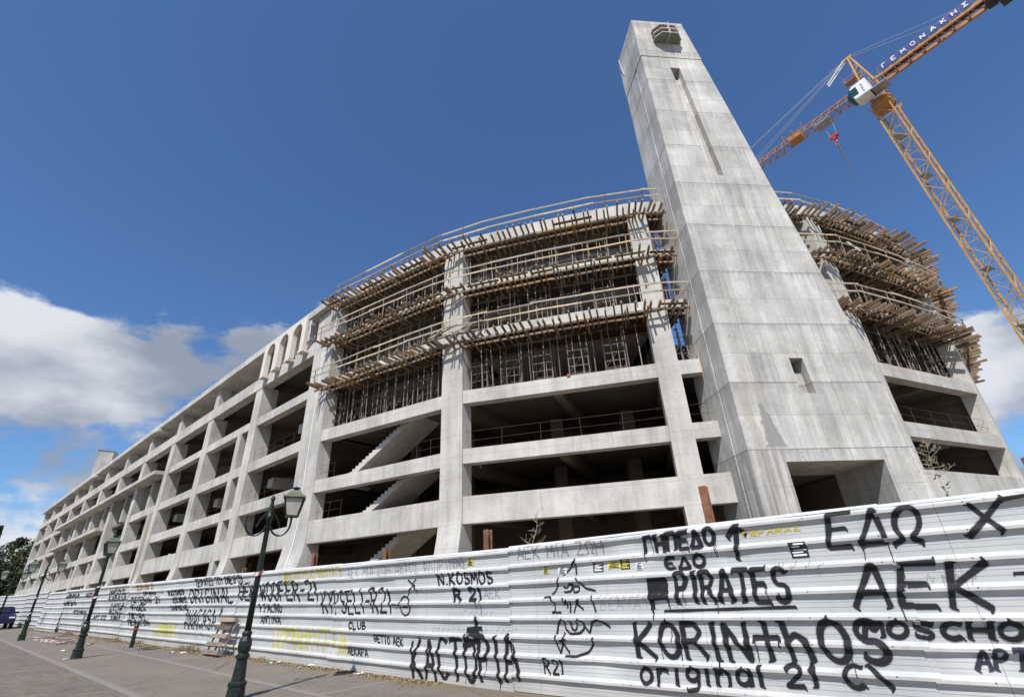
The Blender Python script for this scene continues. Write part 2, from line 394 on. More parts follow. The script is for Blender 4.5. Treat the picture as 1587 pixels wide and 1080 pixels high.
FD = Vector((-0.770022, 0.638018, 0.0)); FN = Vector((-0.638018, -0.770022, 0.0)); F0 = Vector((-0.12, 10.108, 0.0))
def pavement_mat():
    m, T, b, out = new_mat('paving_slabs')
    p = pos_of(T)
    x, y, z = T.sep(p)
    xs = T.math('SUBTRACT', x, F0.x); ys = T.math('SUBTRACT', y, F0.y)
    s = T.math('ADD', T.math('MULTIPLY', xs, FD.x), T.math('MULTIPLY', ys, FD.y))
    t = T.math('ADD', T.math('MULTIPLY', xs, FN.x), T.math('MULTIPLY', ys, FN.y))
    big = T.noise(p, 0.45, 5.0, 0.65)
    fine = T.noise(p, 14.0, 6.0, 0.75)
    blot = T.noise(p, 2.2, 5.0, 0.7, 0.8)
    c = T.mix(T.mapr(big, 0.3, 0.7), (0.106, 0.086, 0.067, 1), (0.182, 0.151, 0.120, 1))
    c = T.mix(T.mapr(fine, 0.35, 0.7, 0.0, 0.65), c, (0.23, 0.20, 0.168, 1))
    c = T.mix(T.mapr(blot, 0.58, 0.72, 0.0, 0.5, True), c, (0.07, 0.065, 0.06, 1))
    # light kerb strips laid in a grid, fine joints between slabs
    t2 = T.math('ADD', t, T.math('MULTIPLY', s, 0.035))
    ft = T.math('FRACT', T.math('DIVIDE', T.math('ADD', t2, 0.06), 2.05))
    fs = T.math('FRACT', T.math('DIVIDE', T.math('ADD', s, 1.4), 4.6))
    band = T.math('MAXIMUM', T.math('LESS_THAN', ft, 0.085), T.math('LESS_THAN', fs, 0.022))
    c = T.mix(T.math('MULTIPLY', band, 0.62), c, T.mix(fine, (0.17, 0.155, 0.14, 1), (0.30, 0.28, 0.255, 1)))
    gt = T.math('FRACT', T.math('DIVIDE', T.math('SUBTRACT', t2, 0.115), 2.05))
    gs = T.math('FRACT', T.math('DIVIDE', s, 2.3))
    jt = T.math('MAXIMUM', T.math('LESS_THAN', gt, 0.012), T.math('LESS_THAN', gs, 0.007))
    c = T.mix(T.math('MULTIPLY', jt, 0.6), c, (0.045, 0.042, 0.04, 1))
    # small pavers beyond the second kerb strip
    bv = T.comb(T.math('ADD', T.math('MULTIPLY', s, 0.7), T.math('MULTIPLY', t2, 0.7)), T.math('SUBTRACT', T.math('MULTIPLY', t2, 0.7), T.math('MULTIPLY', s, 0.7)), 0.0)
    pb = T.node('ShaderNodeTexBrick', {'Vector': bv, 'Color1': (0.75, 0.75, 0.75, 1), 'Color2': (1.1, 1.06, 1.03, 1), 'Mortar': (0.5, 0.5, 0.5, 1), 'Scale': 1.0, 'Mortar Size': 0.008, 'Brick Width': 0.22, 'Row Height': 0.11})
    zone = T.math('GREATER_THAN', t2, 4.25)
    c = T.mix(zone, c, T.mix(1.0, c, pb.outputs['Color'], 'MULTIPLY'))
    crk = T.node('ShaderNodeTexVoronoi', {'Vector': p, 'Scale': 0.42}, feature='DISTANCE_TO_EDGE')
    ck = T.math('LESS_THAN', T.math('ADD', crk.outputs['Distance'], T.math('MULTIPLY', T.math('SUBTRACT', fine, 0.5), 0.02)), 0.0035)
    c = T.mix(T.math('MULTIPLY', ck, 0.55), c, (0.045, 0.04, 0.036, 1))
    spot = T.noise(p, 5.0, 5.0, 0.7, 0.4)
    c = T.mix(T.mapr(spot, 0.60, 0.70, 0.0, 0.6, True), c, (0.065, 0.058, 0.052, 1))
    # earth and leaf dust blown against the fence
    de = T.mapr(T.math('ADD', t, T.math('MULTIPLY', T.math('SUBTRACT', blot, 0.5), 1.6)), 0.1, 0.75, 0.75, 0.0, True)
    c = T.mix(de, c, T.mix(fine, (0.11, 0.08, 0.05, 1), (0.20, 0.15, 0.09, 1)))
    T.set(b, 'Base Color', c); T.set(b, 'Roughness', 0.9)
    bp = T.node('ShaderNodeBump', {'Strength': 0.3, 'Distance': 0.02, 'Height': fine})
    T.set(b, 'Normal', bp.outputs[0])
    return m
M['paving'] = pavement_mat()
M['earth'] = simple('dry_earth', (0.20, 0.165, 0.12), 0.95, 0, 0.3, 0.6)
M['hill'] = simple('scrub_hillside', (0.07, 0.075, 0.035), 0.95, 0, 0.4, 0.08)

# ------------------------------------------------------------------ geometry helpers
class MB:
    """Collects shapes and links them as ONE mesh object."""
    def __init__(s):
        s.v = []; s.f = []; s.uv = {}
    def add(s, vs, fs):
        o = len(s.v)
        s.v += [tuple(v) for v in vs]
        s.f += [tuple(i + o for i in f) for f in fs]
        return s
    def hexa(s, a):
        """8 corners: 4 bottom ring then 4 top ring"""
        return s.add(a, [(3, 2, 1, 0), (4, 5, 6, 7), (0, 1, 5, 4), (1, 2, 6, 5), (2, 3, 7, 6), (3, 0, 4, 7)])
    def box(s, o, ex, ey, ez):
        o = Vector(o); ex = Vector(ex); ey = Vector(ey); ez = Vector(ez)
        return s.hexa([o, o + ex, o + ex + ey, o + ey, o + ez, o + ex + ez, o + ex + ey + ez, o + ey + ez])
    def cbox(s, c, sx, sy, sz):
        return s.box((c[0] - sx / 2, c[1] - sy / 2, c[2] - sz / 2), (sx, 0, 0), (0, sy, 0), (0, 0, sz))
    def bar(s, p, q, w, h, up=(0, 0, 1)):
        p = Vector(p); q = Vector(q); d = (q - p).normalized(); up = Vector(up)
        if abs(d.dot(up)) > 0.98:
            up = Vector((1, 0, 0))
        x = d.cross(up).normalized(); y = x.cross(d).normalized()
        a = [p + x * i * w / 2 + y * j * h / 2 for i, j in ((-1, -1), (1, -1), (1, 1), (-1, 1))]
        b = [v + (q - p) for v in a]
        return s.hexa(a + b)
    def tube(s, pts, rad, n=6, cap=True):
        pts = [Vector(p) for p in pts]
        if not isinstance(rad, (list, tuple)):
            rad = [rad] * len(pts)
        o = len(s.v); prev = None
        for i, p in enumerate(pts):
            d = (pts[min(i + 1, len(pts) - 1)] - pts[max(i - 1, 0)]).normalized()
            if prev is None:
                up = Vector((0, 0, 1)) if abs(d.z) < 0.9 else Vector((1, 0, 0))
                x = d.cross(up).normalized()
            else:
                x = (prev - d * prev.dot(d)).normalized()
            prev = x
            y = d.cross(x)
            for k in range(n):
                a = 2 * math.pi * k / n
                s.v.append(tuple(p + (x * math.cos(a) + y * math.sin(a)) * rad[i]))
        for i in range(len(pts) - 1):
            for k in range(n):
                k2 = (k + 1) % n
                s.f.append((o + i * n + k, o + i * n + k2, o + (i + 1) * n + k2, o + (i + 1) * n + k))
        if cap:
            s.f.append(tuple(o + k for k in range(n))[::-1])
            e = o + (len(pts) - 1) * n
            s.f.append(tuple(e + k for k in range(n)))
        return s
    def lathe(s, c, prof, n=12, cap=True):
        """prof: list of (radius, z) about vertical axis through c"""
        o = len(s.v); c = Vector(c)
        for r, z in prof:
            for k in range(n):
                a = 2 * math.pi * (k + 0.5) / n
                s.v.append((c.x + r * math.cos(a), c.y + r * math.sin(a), c.z + z))
        for i in range(len(prof) - 1):
            for k in range(n):
                k2 = (k + 1) % n
                s.f.append((o + i * n + k, o + i * n + k2, o + (i + 1) * n + k2, o + (i + 1) * n + k))
        if cap:
            s.f.append(tuple(o + k for k in range(n))[::-1])
            e = o + (len(prof) - 1) * n
            s.f.append(tuple(e + k for k in range(n)))
        return s
    def prism(s, poly, ext):
        """poly: 3D points of a planar polygon, swept by ext"""
        n = len(poly); ext = Vector(ext)
        a = [Vector(p) for p in poly]
        o = len(s.v)
        s.v += [tuple(p) for p in a] + [tuple(p + ext) for p in a]
        s.f.append(tuple(o + i for i in range(n))[::-1])
        s.f.append(tuple(o + n + i for i in range(n)))
        for i in range(n):
            j = (i + 1) % n
            s.f.append((o + i, o + j, o + n + j, o + n + i))
        return s
    def mesh(s, name, off=None):
        me = bpy.data.meshes.new(name)
        v = s.v
        if off is not None:
            v = [(a - off[0], b - off[1], c - off[2]) for a, b, c in v]
        me.from_pydata(v, [], s.f)
        me.update()
        return me
    def build(s, name, mat, parent=None, local=False, smooth=False, fix=True):
        off = None
        if parent is not None and not local:
            off = Vector((0, 0, 0)); q = parent
            while q is not None:
                off = off + Vector(q.location); q = q.parent
        me = s.mesh(name, off)
        me.materials.append(M[mat] if isinstance(mat, str) else mat)
        if fix:
            import bmesh
            bm = bmesh.new(); bm.from_mesh(me)
            bmesh.ops.recalc_face_normals(bm, faces=bm.faces)
            bm.to_mesh(me); bm.free()
        if smooth:
            for p in me.polygons:
                p.use_smooth = True
        o = bpy.data.objects.new(name, me)
        COL.objects.link(o)
        if parent is not None:
            o.parent = parent
        return o

def thing(name, label, cat, loc=(0, 0, 0), rotz=0.0, group=None):
    o = bpy.data.objects.new(name, None)
    o.empty_display_size = 0.3
    COL.objects.link(o)
    o.location = loc
    o.rotation_euler = (0, 0, rotz)
    o['label'] = label; o['category'] = cat; o['kind'] = 'thing'
    if group:
        o['group'] = group
    return o

def tag(o, label, cat, group=None):
    o['label'] = label; o['category'] = cat; o['kind'] = 'thing'
    if group:
        o['group'] = group
    return o

def structure(o):
    o['kind'] = 'structure'
    return o

def dup(root, loc, rotz, label=None, group=None):
    r = root.copy(); COL.objects.link(r)
    r.location = loc; r.rotation_euler = (0, 0, rotz)
    if label: r['label'] = label
    if group: r['group'] = group
    for ch in list(root.children):
        c = ch.copy(); COL.objects.link(c); c.parent = r
        for g in list(ch.children):
            d = g.copy(); COL.objects.link(d); d.parent = c
    return r

def V2(a):
    return Vector((a[0], a[1], 0.0))
def P3(p, z):
    return Vector((p[0], p[1], z))

# ------------------------------------------------------------------ ground
def slope_z(s):
    return 0.0122 * min(max(s, 0.0), 80.0)
def ground_z(x, y):
    return slope_z((Vector((x, y, 0)) - F0).dot(FD))

def sheet(name, mat, svals, tvals, dz):
    b = MB(); n = len(tvals)
    for s in svals:
        for t in tvals:
            p = F0 + FD * s + FN * t
            b.v.append((p.x, p.y, slope_z(s) + dz))
    for i in range(len(svals) - 1):
        for j in range(n - 1):
            b.f.append((i * n + j, i * n + j + 1, (i + 1) * n + j + 1, (i + 1) * n + j))
    return structure(b.build(name, mat, fix=False))
sheet('ground', 'earth', [-900, -200, 0, 40, 80, 200, 900], [-900, -200, -50, 0, 50, 900], -0.012)
sheet('pavement', 'paving', [-30, 0, 20, 40, 80, 130], [-0.35, 9.5], 0.0)

# ------------------------------------------------------------------ stadium frame
# levels: (bottom, top) of the facade beams
LV = [(4.81, 6.245), (8.05, 8.892), (11.662, 12.492), (15.896, 16.659), (19.70, 20.90), (23.40, 24.07)]
LDIR = Vector((-0.7571, 0.6533, 0)); LIN = Vector((0.6533, 0.7571, 0))
N0R = Vector((-23.836, 42.171, 0)); BAY = 12.469
def NR(k): return N0R + LDIR * BAY * k
class Pil:
    def __init__(s, left, right, depth, top=24.05):
        s.l = V2(left); s.r = V2(right); s.depth = depth; s.top = top
        s.dir = (s.r - s.l).normalized()
        s.inn = Vector((-s.dir.y, s.dir.x, 0))
        s.mid = (s.l + s.r) / 2
P1 = Pil((-16.62, 36.0), (-14.22, 33.81), 0.95, 23.3)
P2 = Pil((-4.56, 28.19), (-3.19, 27.45), 0.95, 23.3)
P3_ = Pil((7.99, 24.76), (9.18, 24.51), 0.95, 23.3)
P4 = Pil((20.20, 25.57), (21.38, 26.13), 0.95, 23.3)
P5 = Pil((30.64, 30.53), (31.75, 31.53), 0.95, 23.3)
P6 = Pil((39.1, 40.3), (40.0, 41.4), 0.95, 23.3)

stadium = thing('stadium', 'unfinished concrete stadium with open storeys of beams and pillars behind the white fence', 'stadium', (-4, 30, 0))
KICK = [(-1.25, -0.3), (-0.86, 1.5), (-0.40, 3.2), (-0.14, 4.3), (-0.03, 5.0), (0.0, 5.7)]
def pillar(p, zt, label=None, zb=None):
    b = MB()
    prof = [(t, z) for t, z in KICK] + [(0.0, zt), (p.depth, zt), (p.depth, -0.3)]
    b.prism([p.l + p.inn * t + Vector((0, 0, z)) for t, z in prof], p.r - p.l)
    return b.build('pillar', 'concrete', stadium)
for p in (P1, P2, P3_, P4, P5, P6):
    pillar(p, p.top)
for k in range(0, 11):
    r = NR(k); w = 1.5
    q = Pil(r + LDIR * w, r, 1.45)
    pillar(q, 19.72)
    # slimmer top-storey stub above the fifth beam
    b = MB(); b.box(q.r + LIN * 0.12 + Vector((0, 0, 20.88)) + LDIR * 0.15, LDIR * 1.15, LIN * 1.1, (0, 0, 2.55))
    b.build('upper_column', 'concrete', stadium)
# secondary pillars, as seen between the main ones
def post(s0, s1, t0, t1, zb, zt, mat='concrete', name='secondary_pillar'):
    b = MB(); o = N0R + LDIR * s0 + LIN * t0
    b.box(P3(o, zb), LDIR * (s1 - s0), LIN * (t1 - t0), (0, 0, zt - zb))
    return b.build(name, mat, stadium)
for i in range(4):
    zb = -0.3 if i == 0 else LV[i - 1][1] - 0.02
    post(3.35, 4.35, 0.1, 1.3, zb, LV[i][0] + 0.02)
s2 = BAY * 2
post(s2 + 1.504, s2 + 2.496, -0.02, 1.2, -0.3, 11.66, 'stained', 'stained_infill')
post(s2 + 2.5, s2 + 3.45, -0.06, 1.2, -0.3, 11.66)
for k in (2, 3, 4, 5, 6):
    post(BAY * k + 6.2, BAY * k + 7.1, 0.3, 1.5, LV[2][1] - 0.02, LV[3][0] - 0.05)
for k in (3, 4, 5, 6, 7, 8):
    post(BAY * k + 5.4, BAY * k + 6.2, 0.3, 1.5, -0.3, LV[0][0] + 0.02)
    post(BAY * k + 5.4, BAY * k + 6.2, 0.3, 1.5, LV[0][1] - 0.02, LV[1][0] + 0.02)

def beam(a, b_, inn, zb, zt, t0=0.10, t1=0.75, name='beam', mat='concrete'):
    m = MB()
    m.hexa([P3(a + inn * t0, zb), P3(b_ + inn * t0, zb), P3(b_ + inn * t1, zb), P3(a + inn * t1, zb),
            P3(a + inn * t0, zt), P3(b_ + inn * t0, zt), P3(b_ + inn * t1, zt), P3(a + inn * t1, zt)])
    return m.build(name, mat, stadium)

# long facade bays
for k in range(0, 11):
    a = NR(k) if k == 0 else NR(k)
    for i in range(6):
        if k == 0:
            A, B = NR(0), P1.l
        else:
            A, B = NR(k), NR(k - 1) + LDIR * 1.5
        if i == 5:
            continue
        if i == 3 and 3 <= k <= 7:
            continue
        if i == 2 and 4 <= k <= 7:
            continue
        if i == 4:
            # fifth beam runs in front of the columns
            beam(A + LDIR * 1.5, B, LIN, LV[i][0], LV[i][1], -0.06, 0.8)
        else:
            beam(A, B, LIN, LV[i][0], LV[i][1])
# roof edge of the long facade and projecting balcony slabs
m = MB(); A = NR(10) + LDIR * 1.7; B = P1.l - LDIR * 2.2
m.hexa([P3(A - LIN * 0.5, 23.4), P3(B - LIN * 0.5, 23.4), P3(B + LIN * 9, 23.4), P3(A + LIN * 9, 23.4), P3(A - LIN * 0.5, 24.07), P3(B - LIN * 0.5, 24.07), P3(B + LIN * 9, 24.07), P3(A + LIN * 9, 24.07)])
m.build('roof_slab', 'concrete', stadium)
for (k0, k1, z, out) in ((2.13, 7.4, 16.05, 1.0), (4.1, 7.3, 12.0, 0.9)):
    m = MB(); A = N0R + LDIR * BAY * k1; B = N0R + LDIR * BAY * k0
    m.hexa([P3(A - LIN * out, z), P3(B - LIN * out, z), P3(B + LIN * 0.6, z), P3(A + LIN * 0.6, z), P3(A - LIN * out, z + 0.42), P3(B - LIN * out, z + 0.42), P3(B + LIN * 0.6, z + 0.42), P3(A + LIN * 0.6, z + 0.42)])
    m.build('balcony_slab', 'concrete', stadium)
# roof edge upstands that break the skyline
for k in (2.62, 5.55):
    m = MB(); m.box(P3(N0R + LDIR * BAY * k - LIN * 0.62, 23.0), LDIR * 1.3, LIN * 1.4, (0, 0, 0.62)); m.build('roof_bracket', 'concrete', stadium)

# floor slabs and cross beams of the long facade
LEN = BAY * 10 + 1.5
for i in range(5):
    m = MB(); A = N0R + LDIR * LEN; B = P1.r
    zt = LV[i][1] - 0.03
    m.hexa([P3(A + LIN * 0.72, zt - 0.3), P3(B + LIN * 0.72, zt - 0.3), P3(B + LIN * 11.5, zt - 0.3), P3(A + LIN * 11.5, zt - 0.3), P3(A + LIN * 0.72, zt), P3(B + LIN * 0.72, zt), P3(B + LIN * 11.5, zt), P3(A + LIN * 11.5, zt)])
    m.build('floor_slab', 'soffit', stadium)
for k in range(0, 11):
    for i in range(5):
        zt = LV[i][1] - 0.34
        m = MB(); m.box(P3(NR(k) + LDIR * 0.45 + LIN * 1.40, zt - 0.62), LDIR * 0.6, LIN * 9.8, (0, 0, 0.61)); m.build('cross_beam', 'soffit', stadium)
for k in range(0, 11):
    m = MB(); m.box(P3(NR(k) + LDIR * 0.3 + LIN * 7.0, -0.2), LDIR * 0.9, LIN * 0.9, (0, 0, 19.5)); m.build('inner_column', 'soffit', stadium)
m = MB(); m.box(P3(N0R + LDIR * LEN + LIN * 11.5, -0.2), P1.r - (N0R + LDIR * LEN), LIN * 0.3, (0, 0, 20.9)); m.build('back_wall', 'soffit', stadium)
# raking seating beams seen under the upper floors, with pale precast ends
for k in range(0, 8):
    for ds, zz in ((4.8, 14.3), (9.2, 10.4)):
        o = N0R + LDIR * (BAY * (k - 1) + 1.5 + ds)
        m = MB()
        m.prism([P3(o + LIN * 1.7, zz), P3(o + LIN * 1.7, zz + 0.75), P3(o + LIN * 8, zz + 4.0 if zz > 12 else zz + 1.1), P3(o + LIN * 8, zz - 0.2)], LDIR * 1.1)
        m.build('seating_beam', 'concrete', stadium)
# roof stair core on the far stretch
ca, cb_, cdp = Vector((-84.0, 94.0, 0)), Vector((-82.1, 95.6, 0)), Vector((-2.7, 5.6, 0))
m = MB(); m.box(P3(ca, 23.9), cb_ - ca, cdp, (0, 0, 6.1)); m.build('stair_core', 'concrete', stadium)
m = MB(); m.box(P3(ca - (cb_ - ca) * 0.03 - cdp * 0.02, 30.0), (cb_ - ca) * 1.06, cdp * 1.04, (0, 0, 0.15)); m.build('core_roof', 'gray', stadium)

# corner bays
def corner_beams(a, b_, inn, levels=(0, 1, 2)):
    for i in levels:
        beam(a, b_, inn, LV[i][0], LV[i][1], 0.07, 0.72)
def inn_of(a, b_):
    d = (b_ - a).normalized()
    return Vector((-d.y, d.x, 0))
BAYS = [(P1.r, P2.l), (P2.r, P3_.l), (P4.r, P5.l), (P5.r, P6.l)]
for a, b_ in BAYS:
    corner_beams(a, b_, inn_of(a, b_))
# short stubs between the third pillar and the tower; each ends closer to the tower the lower it is
ends = [(10.86, 24.20), (10.60, 24.27), (10.28, 24.34)]
for i in range(3):
    a = P3_.r; e = V2(ends[i]); inn = inn_of(a, e)
    beam(a, e, inn, LV[i][0], LV[i][1], 0.07, 0.72)
    m = MB(); d = (e - a).normalized()
    m.box(P3(e + inn * 0.05 + d * 0.004, LV[i][0] - 0.05), d * 0.04, inn * 0.7, (0, 0, LV[i][1] - LV[i][0] + 0.35)); m.build('edge_board', 'plank', stadium)
    a2 = P4.l; e2 = V2((19.2, 25.2)); inn2 = inn_of(e2, a2)
    beam(e2, a2, inn2, LV[i][0], LV[i][1], 0.07, 0.72)
# floor slabs of the corner as strips with mitred inner edges
def inner(p, d): return p.mid + p.inn * d
cp = [P1, P2, P3_, P4, P5, P6]
def strip(a, b_, ia, ib, zb, zt, name, mat):
    m = MB()
    m.hexa([P3(a, zb), P3(b_, zb), P3(ib, zb), P3(ia, zb), P3(a, zt), P3(b_, zt), P3(ib, zt), P3(ia, zt)])
    return m.build(name, mat, stadium)
for i in range(3):
    zt = LV[i][1] - 0.03
    for q0, q1 in zip(cp[:-1], cp[1:]):
        if q0 is P3_ and i == 0: continue
        inn = inn_of(q0.mid, q1.mid)
        strip(q0.r + inn * 0.70, q1.l + inn * 0.70, inner(q0, 10), inner(q1, 10), zt - 0.3, zt, 'floor_slab', 'soffit')
        for f in (0.5,):
            a = q0.r.lerp(q1.l, f) + inn * 0.74; b_ = inner(q0, 9.5).lerp(inner(q1, 9.5), f)
            if q0 is P1: continue
            m = MB(); m.bar(P3(a, zt - 0.62), P3(b_, zt - 0.62), 0.5, 0.62); m.build('cross_beam', 'soffit', stadium)
    for q in cp[1:]:
        m = MB(); m.bar(P3(q.mid + q.inn * 0.95, zt - 0.66), P3(q.mid + q.inn * 10, zt - 0.66), 0.8, 0.70); m.build('cross_beam', 'soffit', stadium)
for q0, q1 in zip(cp[:-1], cp[1:]):
    a, b_ = inner(q0, 10), inner(q1, 10)
    m = MB(); inn = inn_of(a, b_)
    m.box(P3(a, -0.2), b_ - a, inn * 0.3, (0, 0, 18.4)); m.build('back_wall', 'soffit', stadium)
    for f in (0.33, 0.75):
        c = inner(q0, 5.5).lerp(inner(q1, 5.5), f)
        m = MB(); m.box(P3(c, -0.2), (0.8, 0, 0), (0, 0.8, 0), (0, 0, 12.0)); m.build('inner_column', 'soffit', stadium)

m = MB(); m.box(P3(P5.mid + P5.inn * 0.95 - P5.dir * 0.15, -0.2), P5.dir * 0.3, P5.inn * 9.0, (0, 0, 18.0)); m.build('partition_wall', 'soffit', stadium)
# smooth curve of the upper corner (through the pillar fronts)
def catmull(pts, n=24):
    out = []
    P = [pts[0] * 2 - pts[1]] + pts + [pts[-1] * 2 - pts[-2]]
    for i in range(1, len(P) - 2):
        p0, p1, p2, p3 = P[i - 1:i + 3]
        for k in range(n):
            t = k / n
            out.append(0.5 * ((2 * p1) + (p2 - p0) * t + (2 * p0 - 5 * p1 + 4 * p2 - p3) * t * t + (3 * p1 - p0 - 3 * p2 + p3) * t ** 3))
    out.append(pts[-1])
    return out
CPTS = [P1.r + LDIR * 1.0, P2.mid, P3_.mid, P4.mid, P5.mid, P6.mid, V2((48.3, 50.9))]
CRV = catmull(CPTS)
for _i in range(len(CPTS) - 1):                       # flatten towards straight runs between pillars
    for _k in range(24):
        CRV[_i * 24 + _k] = CRV[_i * 24 + _k].lerp(CPTS[_i].lerp(CPTS[_i + 1], _k / 24), 0.62)
CUM = [0.0]
for i in range(1, len(CRV)):
    CUM.append(CUM[-1] + (CRV[i] - CRV[i - 1]).length)
def curve(s):
    s = min(max(s, 0.0), CUM[-1] - 1e-4)
    for i in range(1, len(CRV)):
        if CUM[i] >= s:
            f = (s - CUM[i - 1]) / (CUM[i] - CUM[i - 1])
            p = CRV[i - 1].lerp(CRV[i], f)
            d = (CRV[min(i + 1, len(CRV) - 1)] - CRV[max(i - 2, 0)]).normalized()
            return p, d, Vector((-d.y, d.x, 0))
KS = [CUM[24 * i] for i in range(len(CPTS))]     # arc length at P1..P6,+1
def ribbon(b, s0, s1, t0, t1, z0, z1, step=0.6):
    n = max(1, int(abs(s1 - s0) / step)); o = len(b.v)
    for i in range(n + 1):
        p, d, q = curve(s0 + (s1 - s0) * i / n)
        b.v += [tuple(P3(p + q * t0, z0)), tuple(P3(p + q * t1, z0)), tuple(P3(p + q * t1, z1)), tuple(P3(p + q * t0, z1))]
    for i in range(n):
        a = o + 4 * i; c = a + 4
        for j in range(4):
            k = (j + 1) % 4
            b.f.append((a + j, a + k, c + k, c + j))
    b.f.append((o, o + 1, o + 2, o + 3)); e = o + 4 * n; b.f.append((e + 3, e + 2, e + 1, e))
    return b
TWR_L, TWR_R = KS[2] + 1.75, KS[3] - 2.7          # gap for the tower
TWR_RL = {3: KS[3] - 2.7, 4: KS[3] - 3.2, 5: KS[3] - 3.7}
CLV = {3: (15.896, 16.55), 4: (19.70, 20.25)}
SPANS = [(KS[0] + 0.15, KS[1]), (KS[1], KS[2]), (KS[2], TWR_L), (TWR_R, KS[3]), (KS[3], KS[4]), (KS[4], KS[5]), (KS[5], KS[6] - 1)]
for (s0, s1) in ((KS[0] + 0.1, TWR_L), (TWR_R, KS[6])):
    for i in (3, 4):
        b = MB(); ribbon(b, s0 if s0 < 5 else TWR_RL[i], s1, 0.0, 10.4, *CLV[i]); b.build('floor_slab', 'soffit' if i == 9 else 'concrete', stadium)
    b = MB(); ribbon(b, s0 - 0.9 if s0 < 5 else TWR_RL[5], s1, -0.06, 4.6, 23.32, 24.2); b.build('roof_slab', 'concrete', stadium)

# stair flights in the bay between the first two corner pillars
d1 = (P2.l - P1.r).normalized(); i1 = inn_of(P1.r, P2.l)
def flight(s0, z0, s1, z1, t0, wid):
    n = max(4, int(round((z1 - z0) / 0.17)))
    b = MB()
    o = P1.r + i1 * t0
    ds = (s1 - s0) / n; dz = (z1 - z0) / n
    prof = []
    for i in range(n):
        prof.append((s0 + ds * i, z0 + dz * (i + 1))); prof.append((s0 + ds * (i + 1), z0 + dz * (i + 1)))
    prof = [(s0, z0)] + prof + [(s1, z1 - 0.42), (s0 + 0.35, z0 - 0.32)]
    m_ = [P3(o + d1 * s, z) for s, z in prof]
    # strip of quads: soffit line under the steps keeps the polygon simple
    for i in range(n):
        sa, sb = s0 + ds * i, s0 + ds * (i + 1)
        la = z0 - 0.36 + dz * i; lb = z0 - 0.36 + dz * (i + 1)
        b.prism([P3(o + d1 * sa, la), P3(o + d1 * sb, lb), P3(o + d1 * sb, z0 + dz * (i + 1)), P3(o + d1 * sa, z0 + dz * (i + 1))], i1 * wid)
    return b.build('stair_flight', 'concrete', stadium)
flight(1.7, 8.75, 8.3, 12.47, 1.0, 2.4)
flight(3.4, 6.05, 8.6, 8.87, 1.0, 2.4)
flight(1.2, 1.30, 9.8, 6.22, 1.0, 2.4)

# precast arched cladding panel hung on the top storey
def arch_panel():
    front = -0.62; thick = 0.42
    O = P1.l
    cs = [7.9, 5.25, 2.65]; half = 0.86; zs = 20.55; zsp = 22.62; ztop = 23.80
    x0, x1 = 9.45, 1.1
    def pt(s, t, z): return P3(O + LDIR * s + LIN * t, z)
    b = MB()
    # piers down to the feet
    edges = [x0] + [c + sgn * half for c in cs for sgn in (1, -1)] + [x1]
    for i in range(0, len(edges), 2):
        a, c = edges[i], edges[i + 1]
        zb = zs - 0.05
        b.box(pt(c, front, zb), LDIR * (a - c), LIN * thick, (0, 0, ztop - zb))
    # spandrels over each arch
    for c in cs:
        n = 14
        for k in range(n):
            a0 = math.pi * k / n; a1 = math.pi * (k + 1) / n
            p0 = (c + half * math.cos(a0), zsp + half * math.sin(a0)); p1 = (c + half * math.cos(a1), zsp + half * math.sin(a1))
            b.prism([pt(p0[0], front, p0[1]), pt(p1[0], front, p1[1]), pt(p1[0], front, ztop), pt(p0[0], front, ztop)], LIN * thick)
    o = b.build('arched_panel', 'beige', stadium)
    o['label'] = 'beige cladding panel with three tall round arches'
    b = MB(); b.box(pt(x1 + 0.02, front + 0.98, zs + 0.3), LDIR * (x0 - x1 - 0.04), LIN * 0.12, (0, 0, ztop - zs - 0.32)); b.build('arch_backing', 'beige', stadium)
    for s in (9.0, 6.6, 3.95, 1.45):
        b = MB(); b.box(pt(s - 0.42, front - 0.05, zs - 0.26), LDIR * 0.84, LIN * 0.62, (0, 0, 0.2)); b.build('panel_foot', 'beige', stadium)
    b = MB(); b.bar(pt(0.75, -0.35, 21.2), pt(0.75, -0.35, 23.2), 0.16, 0.16); b.bar(pt(1.1, -0.3, 22.7), pt(0.3, -0.3, 22.7), 0.22, 0.3); b.bar(pt(1.1, -0.3, 21.2), pt(0.3, -0.3, 21.3), 0.1, 0.1); b.build('panel_bracket', 'gray', stadium)
arch_panel()
# pale cable running down the wide corner pillar
b = MB(); q = P1.l.lerp(P1.r, 0.52)
b.tube([P3(q - P1.inn * 0.03, 19.4), P3(q - P1.inn * 0.03, 5.9), P3(q - P1.inn * 0.12, 5.0), P3(q - P1.inn * 0.50, 3.1)], 0.028, 5); b.build('hanging_cable', 'white', stadium)

# ------------------------------------------------------------------ tower
TF = Vector((10.6937, 22.4572, 0)); TX = Vector((0.99302, 0.11794, 0)).normalized(); TY = Vector((-TX.y, TX.x, 0))
tower = thing('concrete_tower', 'tall slender raw concrete tower tapering upward with a small balcony near its top', 'tower', TF, math.atan2(TX.y, TX.x))
def tw_w(z):
    pts = [(-0.3, 8.9), (6.3, 8.53), (11.1, 8.25), (18.9, 7.15), (24, 6.38), (30, 5.62), (36.5, 4.72), (41.05, 4.05)]
    for (a, wa), (b_, wb) in zip(pts[:-1], pts[1:]):
        if z <= b_:
            return wa + (wb - wa) * (z - a) / (b_ - a)
    return pts[-1][1]
DEP = 3.41
b = MB(); zs = [-0.3, 6.3, 11.1, 18.9, 24, 30, 36.55]
for z in zs:
    w = tw_w(z); b.v += [(0, 0, z), (w, 0, z), (w, DEP, z), (0, DEP, z)]
for i in range(len(zs) - 1):
    for j in range(4):
        k = (j + 1) % 4; b.f.append((4 * i + j, 4 * i + k, 4 * i + 4 + k, 4 * i + 4 + j))
b.f.append((3, 2, 1, 0)); e = 4 * (len(zs) - 1); b.f.append((e, e + 1, e + 2, e + 3))
